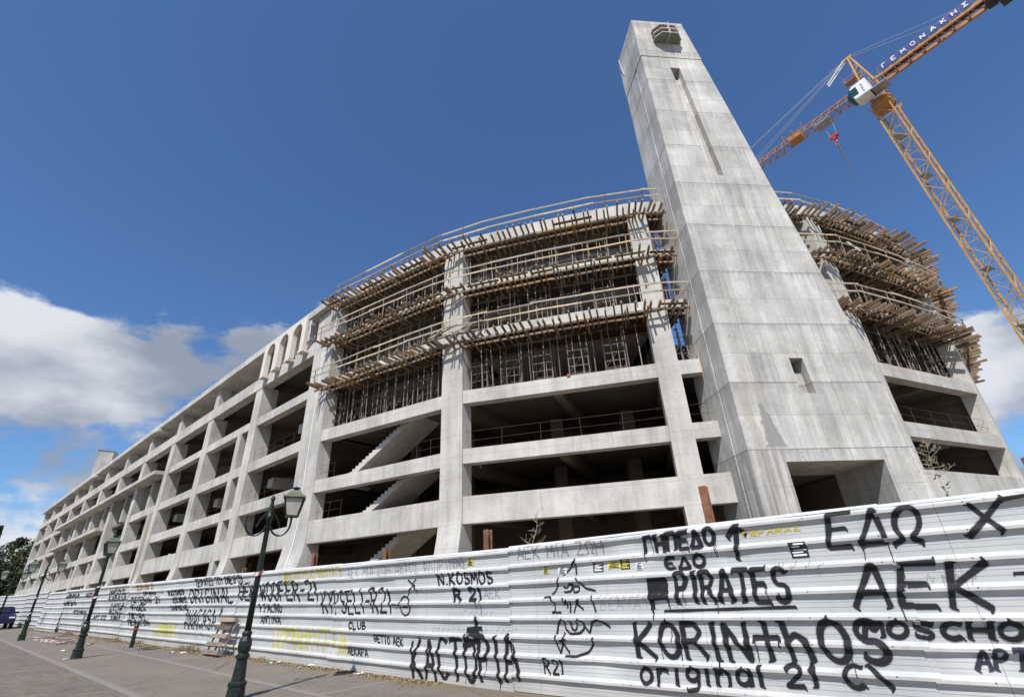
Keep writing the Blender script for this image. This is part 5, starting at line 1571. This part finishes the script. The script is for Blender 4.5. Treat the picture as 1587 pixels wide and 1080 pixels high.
# ------------------------------------------------------------------ tower crane
CB = Vector((46.28, 38.85, 0.0)); JA = Vector((-0.560, 0.828, 0)).normalized(); JS = Vector((JA.y, -JA.x, 0))   # jib direction, sideways
crane = thing('tower_crane', 'tall yellow lattice tower crane with white cab beside the stadium', 'tower crane', CB)
MW = 1.62; ZT = 50.6
va = math.atan2(38.5, 46.0); ma = va - math.pi / 2 + R(-14)
MX = Vector((math.cos(ma), math.sin(ma), 0)); MY = Vector((-MX.y, MX.x, 0))
LEAN = Vector((-0.018, 0.020, 0))
def mc(i, j, z): return CB + LEAN * (z - 28) + MX * (i * MW / 2) + MY * (j * MW / 2) + Vector((0, 0, z))
CN = [(-1, -1), (1, -1), (1, 1), (-1, 1)]
for i, j in CN:
    b = MB(); b.bar(mc(i, j, 0), mc(i, j, ZT), 0.145, 0.145, MX); b.build('mast_leg', 'crane', crane)
b = MB(); step = 2.1; z = 0.4; flip = 0
while z < ZT - 0.5:
    z2 = min(z + step, ZT)
    for f in range(4):
        a, c = CN[f], CN[(f + 1) % 4]
        b.bar(mc(*a, z), mc(*c, z), 0.06, 0.06); 
        if (flip + f) % 2 == 0: b.bar(mc(*a, z), mc(*c, z2), 0.06, 0.06)
        else: b.bar(mc(*c, z), mc(*a, z2), 0.06, 0.06)
    z = z2; flip += 1
b.build('mast_bracing', 'crane', crane)
b = MB()
for sx in (-0.2, 0.2):
    o1 = MX * (0.35 + sx) + MY * 0.55
    b.bar(CB + LEAN * -28 + o1, CB + LEAN * (ZT - 28) + o1 + Vector((0, 0, ZT)), 0.045, 0.045)
z = 0.3
while z < ZT:
    c = CB + LEAN * (z - 28) + MX * 0.35 + MY * 0.55 + Vector((0, 0, z)); b.bar(c - MX * 0.2, c + MX * 0.2, 0.03, 0.03); z += 0.3
b.build('ladder', 'gray', crane)
z = 8.0
while z < ZT:
    b = MB(); c = CB + LEAN * (z - 28) + Vector((0, 0, z)); b.box(c - MX * 0.7 - MY * 0.7, MX * 0.75, MY * 1.4, (0, 0, 0.05)); b.build('rest_platform', 'gray', crane); z += 6.3
TC = CB + LEAN * (ZT - 28)                # top centre (xy)
def tp(j, s, z): return TC + JA * j + JS * s + Vector((0, 0, z))
b = MB(); b.lathe(tp(0, 0, ZT - 0.1), [(1.12, 0), (1.18, 0.35), (1.0, 0.5), (1.0, 0.95), (1.12, 1.0), (1.12, 1.15)], 16); b.build('slewing_ring', 'craneo', crane)
b = MB()
for sx, sy in CN:
    b.bar(tp(sx * 0.75, sy * 0.75, ZT + 1.0), tp(sx * 0.7, sy * 0.7, ZT + 4.1), 0.16, 0.16, JA)
    b.bar(tp(sx * 0.85, sy * 0.85, ZT - 0.9), tp(sx * 1.25, sy * 1.25, ZT + 0.1), 0.18, 0.18, JA)
for sy in (-1, 1):
    b.bar(tp(-0.75, sy * 0.75, ZT + 1.1), tp(0.7, sy * 0.7, ZT + 4.0), 0.09, 0.09); b.bar(tp(-0.75, sy * 0.75, ZT + 4.0), tp(0.75, sy * 0.75, ZT + 4.0), 0.14, 0.14); b.bar(tp(-0.75, sy * 0.75, ZT + 1.2), tp(0.75, sy * 0.75, ZT + 1.2), 0.16, 0.2)
for sx in (-1, 1):
    b.bar(tp(sx * 0.75, -0.75, ZT + 4.0), tp(sx * 0.75, 0.75, ZT + 4.0), 0.14, 0.14); b.bar(tp(sx * 0.75, -0.75, ZT + 1.2), tp(sx * 0.75, 0.75, ZT + 1.2), 0.16, 0.2)
b.build('slewing_frame', 'craneo', crane)
# apex A-frame
APZ = ZT + 10.3; AP = (0.55, 0.0)
b = MB()
for sy in (-1, 1):
    b.bar(tp(-0.75, sy * 0.72, ZT + 3.1), tp(AP[0] - 0.1, sy * 0.12, APZ), 0.17, 0.17, JS); b.bar(tp(0.75, sy * 0.72, ZT + 3.1), tp(AP[0] + 0.1, sy * 0.12, APZ), 0.17, 0.17, JS)
for f in (0.25, 0.5, 0.72):
    z_ = ZT + 3.1 + (APZ - ZT - 3.1) * f; jb = -0.75 + (AP[0] + 0.65) * f; jf = 0.75 + (AP[0] - 0.65) * f; sw = 0.72 - 0.6 * f
    b.bar(tp(jb, -sw, z_), tp(jb, sw, z_), 0.07, 0.07); b.bar(tp(jf, -sw, z_), tp(jf, sw, z_), 0.07, 0.07)
    for sy in (-1, 1): b.bar(tp(jb, sy * sw, z_), tp(jf, sy * sw, z_), 0.07, 0.07); b.bar(tp(jb, sy * sw, z_), tp(jf + 0.1, sy * (sw + .12), z_ - 1.3), 0.05, 0.05)
b.bar(tp(AP[0] - 0.35, 0, APZ), tp(AP[0] + 0.45, 0, APZ), 0.3, 0.34)
b.build('apex_frame', 'crane', crane)
b = MB(); b.bar(tp(0.9, 0.4, ZT + 7.2), tp(2.1, 0.4, ZT + 7.2), 0.05, 0.05); b.bar(tp(0.9, -0.4, ZT + 7.2), tp(2.1, -0.4, ZT + 7.2), 0.05, 0.05); b.box(tp(0.8, -0.45, ZT + 6.6), JA * 1.4, JS * 0.9, (0, 0, 0.05))
for q in (0.9, 2.1):
    for sy in (-0.4, 0.4): b.bar(tp(q, sy, ZT + 6.6), tp(q, sy, ZT + 7.7), 0.05, 0.05)
b.build('apex_platform', 'craneo', crane)
# jib (triangular lattice)
JZ = ZT + 3.9; JL = 44.0
b = MB(); n = 40; jw_ = 0.62; jh = 1.15
def jp(x, k): return tp(x, {0: -jw_, 1: jw_, 2: 0.0}[k], JZ + (jh if k == 2 else 0.0) + 0.012 * x)
for k, w in ((0, 0.11), (1, 0.11), (2, 0.13)): b.bar(jp(0.8, k), jp(JL, k), w, w)
for i in range(n):
    x0 = 0.8 + (JL - 0.8) * i / n; x1 = 0.8 + (JL - 0.8) * (i + 1) / n; xm = (x0 + x1) / 2
    for k in (0, 1): b.bar(jp(x0, k), jp(xm, 2), 0.06, 0.06); b.bar(jp(xm, 2), jp(x1, k), 0.06, 0.06)
    b.bar(jp(x0, 0), jp(x1, 1), 0.05, 0.05); b.bar(jp(x0, 0), jp(x0, 1), 0.05, 0.05)
b.build('jib', 'craneo', crane)
b = MB(); b.box(tp(8.6, -0.75, JZ - 0.1 + 0.17), JA * 1.6, JS * 1.5, (0, 0, 0.9)); b.bar(tp(8.0, -0.8, JZ + 1.0), tp(10.8, -0.8, JZ + 1.0), 0.05, 0.05)
for q in (8.1, 9.4, 10.7): b.bar(tp(q, -0.8, JZ), tp(q, -0.8, JZ + 1.7), 0.05, 0.05)
b.build('hoist_winch', 'craneo', crane)
b = MB(); b.box(tp(5.0, -0.8, JZ - 0.45), JA * 1.9, JS * 1.6, (0, 0, 0.16))
for q in (5.2, 6.7):
    for sy in (-0.75, 0.75): b.bar(tp(q, sy, JZ - 0.35), tp(q, sy, JZ + 0.1), 0.08, 0.08)
b.bar(tp(5.1, -1.0, JZ - 0.55), tp(6.9, -1.0, JZ - 0.9), 0.04, 0.04); b.bar(tp(5.1, -0.4, JZ - 0.9), tp(6.9, -0.4, JZ - 0.95), 0.04, 0.04)
b.build('trolley', 'gray', crane)
# counter-jib
CL = 11.9
b = MB()
for sy in (-0.72, 0.72):
    b.bar(tp(-0.7, sy, JZ + 0.1), tp(-CL, sy, JZ + 0.1), 0.22, 0.42)
for k in range(8):
    x = -1.2 - 1.4 * k; b.bar(tp(x, -0.7, JZ + 0.1), tp(x, 0.7, JZ + 0.1), 0.12, 0.16); b.bar(tp(x, -0.7, JZ + 0.1), tp(x - 1.4, 0.7, JZ + 0.1), 0.07, 0.07)
b.build('counter_jib', 'craneo', crane)
b = MB(); b.box(tp(-1.2, -0.35, JZ + 0.33), JA * -10.0, JS * 0.7, (0, 0, 0.04)); b.build('walkway', 'darkgray', crane)
b = MB()
for sy in (-0.85, 0.85):
    for h in (0.75, 1.25): b.bar(tp(-1.2, sy, JZ + h), tp(-CL + 0.3, sy, JZ + h), 0.04, 0.04)
    for k in range(8): b.bar(tp(-1.2 - 1.45 * k, sy, JZ + 0.3), tp(-1.2 - 1.45 * k, sy, JZ + 1.3), 0.04, 0.04)
b.build('counter_jib_rail', 'craneo', crane)
b = MB(); b.box(tp(-CL + 0.05, -0.65, JZ - 1.3), JA * -1.4, JS * 1.3, (0, 0, 2.1)); b.box(tp(-CL + 0.9, -0.8, JZ - 0.35), JA * -0.8, JS * 1.6, (0, 0, 0.9)); b.build('counterweight', 'darkgray', crane)
# lettering boards along the counter-jib rail
side = JS if JS.dot(-CB) > 0 else -JS
sgn = 1 if side == JS else -1
txt = 'ΓEMONAKHΣ'
b = MB(); bl = MB(); x = -1.6
for ch in txt:
    bl.box(tp(x, sgn * 0.93, JZ + 0.42), JA * -0.80, JS * sgn * 0.03, (0, 0, 0.74))
    for st in G[ch]:
        pp_ = [(x - 0.18 - 0.42 * gx, JZ + 0.53 + 0.52 * gy) for gx, gy in st]
        for (xa, za), (xb, zb_) in zip(pp_[:-1], pp_[1:]):
            b.bar(tp(xa, sgn * 0.985, za), tp(xb, sgn * 0.985, zb_), 0.05, 0.11, JA if abs(xa - xb) < 0.01 else (0, 0, 1))
    x -= 0.98
sg = bl.build('sign_board', 'blue', crane); b.build('sign_lettering', 'white', sg)
# pendant lines
b = MB()
for sy in (-0.25, 0.25):
    b.tube([tp(AP[0] + 0.4, sy * 0.5, APZ), tp(16.5, sy, JZ + jh + 0.2)], 0.035, 5); 
b.tube([tp(AP[0] + 0.4, 0.1, APZ + 0.1), tp(33, 0.1, JZ + jh + 0.5)], 0.035, 5); b.tube([tp(AP[0] + 0.4, -0.1, APZ + 0.1), tp(33, -0.1, JZ + jh + 0.5)], 0.035, 5)
for sy in (-0.6, 0.6): b.tube([tp(AP[0] - 0.3, sy * 0.3, APZ), tp(-CL + 1, sy, JZ + 0.4)], 0.03, 5)
b.build('pendant_lines', 'cable', crane)
b = MB()
for sy in (-0.2, 0.2): b.bar(tp(AP[0] + 0.5, sy, APZ - 0.05), tp(AP[0] + 3.2, sy, APZ - 1.75), 0.14, 0.14)
b.build('pendant_bars', 'white', crane)
# cab: rounded glazed nose facing along the jib, hung on the viewer's side
co = tp(0.3, sgn * 1.80, ZT + 1.35); A_, S_ = JA, JS * sgn
def cab_ring(x, k): # side profile ring
    hw = 0.62 * k
    return [co + A_ * x + S_ * (-hw) + Vector((0, 0, 0.0)), co + A_ * x + S_ * hw, co + A_ * x + S_ * hw + Vector((0, 0, 2.05)), co + A_ * x + S_ * (-hw) + Vector((0, 0, 2.05))]
def rr(x, w, z0, z1, r, n=5):
    out = []
    for cxs, czs, a0 in ((w - r, z1 - r, 0), (-(w - r), z1 - r, 90), (-(w - r), z0 + r, 180), (w - r, z0 + r, 270)):
        for k in range(n):
            a = R(a0 + 90 * k / (n - 1)); out.append(co + A_ * x + S_ * (cxs + r * math.cos(a)) + Vector((0, 0, czs + r * math.sin(a))))
    return out
def loft(rings):
    b = MB(); n = len(rings[0])
    for rg in rings: b.v += [tuple(p) for p in rg]
    for i in range(len(rings) - 1):
        for k in range(n):
            k2 = (k + 1) % n; b.f.append((i * n + k, i * n + k2, (i + 1) * n + k2, (i + 1) * n + k))
    b.f.append(tuple(range(n))[::-1]); e = (len(rings) - 1) * n; b.f.append(tuple(e + k for k in range(n)))
    return b
cab = loft([rr(-0.35, 0.85, 0.0, 2.2, 0.12), rr(1.15, 0.85, 0.0, 2.2, 0.16), rr(1.38, 0.85, 0.02, 2.18, 0.4)]).build('operator_cab', 'white', crane)
loft([rr(1.382, 0.80, 0.1, 2.1, 0.5), rr(1.75, 0.74, 0.22, 1.95, 0.55), rr(2.0, 0.5, 0.55, 1.65, 0.4)]).build('nose_glass', 'glass', cab)
b = MB(); b.box(co + A_ * 0.75 + S_ * 0.853 + Vector((0, 0, 0.55)), A_ * 0.8, S_ * 0.012, (0, 0, 1.2)); b.build('side_window', 'glass', cab)
b = MB(); b.bar(co + A_ * 2.03 + S_ * 0.0 + Vector((0, 0, 0.5)), co + A_ * 2.03 + Vector((0, 0, 1.8)), 0.05, 0.05); b.build('glazing_bar', 'white', cab)
b = MB()
for k in range(7): b.box(co + A_ * (0.12 + 0.07 * (k % 2)) + S_ * 0.853 + Vector((0, 0, 0.4 + 0.2 * k)), A_ * 0.16, S_ * 0.014, (0, 0, 0.12))
b.build('cab_marking', 'olive', cab)
b = MB(); b.box(co + A_ * -1.9 + S_ * -0.7 + Vector((0, 0, 0.0)), A_ * 1.68, S_ * 1.5, (0, 0, 0.12))
for sx in (-1.85, -0.25): b.bar(co + A_ * sx + S_ * 0.78, co + A_ * sx + S_ * 0.78 + Vector((0, 0, 1.1)), 0.05, 0.05)
b.bar(co + A_ * -1.9 + S_ * 0.78 + Vector((0, 0, 1.1)), co + A_ * -0.2 + S_ * 0.78 + Vector((0, 0, 1.1)), 0.05, 0.05); b.build('cab_platform', 'gray', crane)
# hook block hanging below the trolley
hk = tp(5.6, -0.05, JZ - 3.55)
hook = thing('crane_hook_block', 'red hook block hanging from the crane jib with a dark sling below it', 'crane hook', hk)
b = MB(); b.prism([hk + JA * x + JS * -0.16 + Vector((0, 0, z)) for x, z in ((-0.42, 0.62), (0.42, 0.62), (0.46, 0.28), (0.16, -0.1), (-0.16, -0.1), (-0.46, 0.28))], JS * 0.32); b.build('pulley_block', 'red', hook)
b = MB()
for sx in (-0.4, 0.4):
    b.tube([hk + JA * sx * 0.8 + JS * -0.22 + Vector((0, 0, 0.42)), hk + JA * sx * 0.8 + JS * 0.22 + Vector((0, 0, 0.42))], 0.23, 12)
b.build('sheave', 'red', hook)
b = MB(); b.tube([hk + Vector((0, 0, -0.1)), hk + Vector((0.05, 0, -0.5)), hk + JA * 0.22 + Vector((0, 0, -0.8)), hk + JA * 0.1 + Vector((0, 0, -1.05)), hk + JA * -0.12 + Vector((0, 0, -0.95))], [0.09, 0.11, 0.1, 0.09, 0.05], 6); b.build('hook', 'red', hook)
b = MB(); b.tube([hk + Vector((0, 0, -0.95)), hk + Vector((0.05, -0.05, -9.0))], [0.10, 0.02], 6); b.build('sling', 'darkgray', hook)
b = MB()
for sx in (-0.4, 0.4): b.tube([hk + JA * sx + Vector((0, 0, 0.7)), hk + JA * sx * 1.4 + Vector((0, 0, 3.5))], 0.014, 4)
b.build('hoist_rope', 'cable', hook)

# ------------------------------------------------------------------ parked car at the left edge
def car(loc, rz):
    root = thing('parked_car', 'dark blue car parked beyond the lamp posts, cut off by the left edge', 'car', loc, rz)
    prof = [(-2.1, 0.35), (-2.15, 0.75), (-1.95, 0.95), (-1.55, 1.02), (-1.0, 1.42), (-0.4, 1.50), (0.45, 1.47), (1.15, 1.02), (1.85, 0.88), (2.1, 0.68), (2.12, 0.35)]
    b = MB(); n = len(prof)
    for y, k in ((-0.86, 0.96), (-0.70, 1.0), (0.70, 1.0), (0.86, 0.96)):
        for x, z in prof:
            inset = 0.12 * max(0, (z - 0.95)) / 0.55
            b.v.append((x * (0.985 if abs(y) > 0.8 else 1), y * (1 - inset), 0.3 + (z - 0.3) * (0.97 if abs(y) > 0.8 else 1)))
    for i in range(3):
        for k in range(n):
            k2 = (k + 1) % n; b.f.append((i * n + k, i * n + k2, (i + 1) * n + k2, (i + 1) * n + k))
    b.f.append(tuple(range(n))[::-1]); b.f.append(tuple(3 * n + k for k in range(n)))
    b.build('body', 'carpaint', root, local=True)
    b = MB(); b.prism([(1.06, -0.62, 1.06), (1.06, 0.62, 1.06), (0.52, 0.56, 1.43), (0.52, -0.56, 1.43)], (0.035, 0, 0.03)); b.build('windscreen', 'carglass', root, local=True)
    for sy in (-1, 1):
        b = MB(); b.prism([(-1.0, sy * 0.80, 1.05), (0.95, sy * 0.80, 1.05), (0.42, sy * 0.765, 1.40), (-0.85, sy * 0.765, 1.40)], (0, sy * 0.03, 0)); b.build('side_window', 'carglass', root, local=True)
        b = MB(); b.cbox((0.78, sy * 0.97, 1.06), 0.16, 0.2, 0.14); b.build('wing_mirror', 'carpaint', root, local=True)
        b = MB(); b.cbox((2.02, sy * 0.62, 0.72), 0.14, 0.32, 0.13); b.build('headlight', 'white', root, local=True)
        for x in (-1.3, 1.32):
            b = MB(); b.tube([(x, sy * 0.70, 0.31), (x, sy * 0.90, 0.31)], 0.31, 18); w = b.build('wheel', 'tyre', root, local=True)
            b = MB(); b.tube([(x, sy * 0.885, 0.31), (x, sy * 0.912, 0.31)], 0.20, 14); b.build('rim', 'rim', w, local=True)
cp_ = F0 + FD * 51.2 + FN * 1.55
car(lz(cp_.x, cp_.y), R(-39.6))

# ------------------------------------------------------------------ far hill and its trees
b = MB(); nx, ny = 24, 10
for i in range(nx + 1):
    for j in range(ny + 1):
        x = -420 + 300 * i / nx; y = 150 + 160 * j / ny
        edge = math.sin(math.pi * i / nx) * math.sin(math.pi * min(1, (j + 0.6) / ny))
        b.v.append((x, y, 0.9 + 11 * max(0, edge) + jw(0.8)))
for i in range(nx):
    for j in range(ny): b.f.append((i * (ny + 1) + j, (i + 1) * (ny + 1) + j, (i + 1) * (ny + 1) + j + 1, i * (ny + 1) + j + 1))
structure(b.build('hillside', 'hill', smooth=True, fix=False))
def leafy_tree(loc, h, w, mat, label, seed, conic=0.0, dens=4200):
    rnd = random.Random(seed)
    root = thing('tree', label, 'tree', loc, 0, 'dark trees beyond the far end of the stadium')
    b = MB(); b.tube([(0, 0, -1.5), (0.1, 0, h * 0.35), (0.0, 0.2, h * 0.75)], [w * 0.045, w * 0.035, w * 0.012], 7)
    for k in range(6):
        a = k * 1.05 + rnd.random(); z = h * (0.3 + 0.08 * k); b.tube([(0, 0, z), (math.cos(a) * w * 0.3, math.sin(a) * w * 0.3, z + h * 0.12)], [w * 0.018, w * 0.006], 5)
    b.build('trunk', 'bark', root, local=True)
    b = MB(); clumps = []
    for k in range(34):
        f = rnd.random(); z = h * (0.22 + 0.78 * f)
        rad = w * 0.5 * (math.sin(math.pi * min(1, 0.12 + 0.88 * f)) ** 0.6 if conic == 0 else (1.05 - f))
        a = rnd.random() * 6.28; r = rad * math.sqrt(rnd.random())
        clumps.append((math.cos(a) * r, math.sin(a) * r, z, w * (0.10 + 0.08 * rnd.random()) * (1 - 0.4 * conic * f)))
    for i in range(dens):
        c = clumps[i % len(clumps)]
        d = Vector((rnd.gauss(0, 1), rnd.gauss(0, 1), rnd.gauss(0, 0.75))).normalized() * c[3] * (0.55 + 0.5 * rnd.random())
        p = Vector(c[:3]) + d; sz = 0.26 + 0.22 * rnd.random()
        u = Vector((rnd.gauss(0, 1), rnd.gauss(0, 1), rnd.gauss(0, 1))).normalized(); v_ = u.cross(Vector((rnd.random(), rnd.random(), 1))).normalized()
        o = len(b.v); b.v += [tuple(p - u * sz), tuple(p + v_ * sz * 0.6), tuple(p + u * sz), tuple(p - v_ * sz * 0.6)]; b.f.append((o, o + 1, o + 2, o + 3))
    b.build('crown', mat, root, local=True, fix=False)
def az(a, d): return (d * math.sin(R(a)), d * math.cos(R(a)))
TREES = [(-43.6, 225, 15, 13, 'leafmid', 'lighter broad tree against the far building corner', 0), (-44.6, 232, 17, 13, 'leafdark', 'rounded dark tree second from the building', 0), (-45.5, 222, 16, 12, 'leafdark', 'dark tree with a flat top in the middle of the clump', 0),
         (-46.1, 230, 20, 8, 'leafdark', 'pointed dark cypress rising above the clump', 1), (-47.0, 226, 17, 14, 'leafdark', 'wide dark tree at the left edge', 0), (-44.2, 205, 10, 11, 'leafmid', 'low bush-like tree before the hillside near the building', 0),
         (-45.4, 200, 10, 12, 'leafdark', 'low dark tree in front at the middle', 0), (-46.8, 203, 11, 12, 'leafdark', 'low dark tree in front at the left edge', 0), (-42.8, 240, 15, 12, 'leafdark', 'dark tree half hidden by the building edge', 0), (-48.2, 228, 16, 13, 'leafdark', 'dark tree outside the left edge of the clump', 0)]
for i, (a, d, h, w, mt, lab, cn) in enumerate(TREES):
    x, y = az(a, d)
    leafy_tree((x, y, 6.0 if d > 215 else 3.5), h, w, mt, lab, 100 + i, cn)
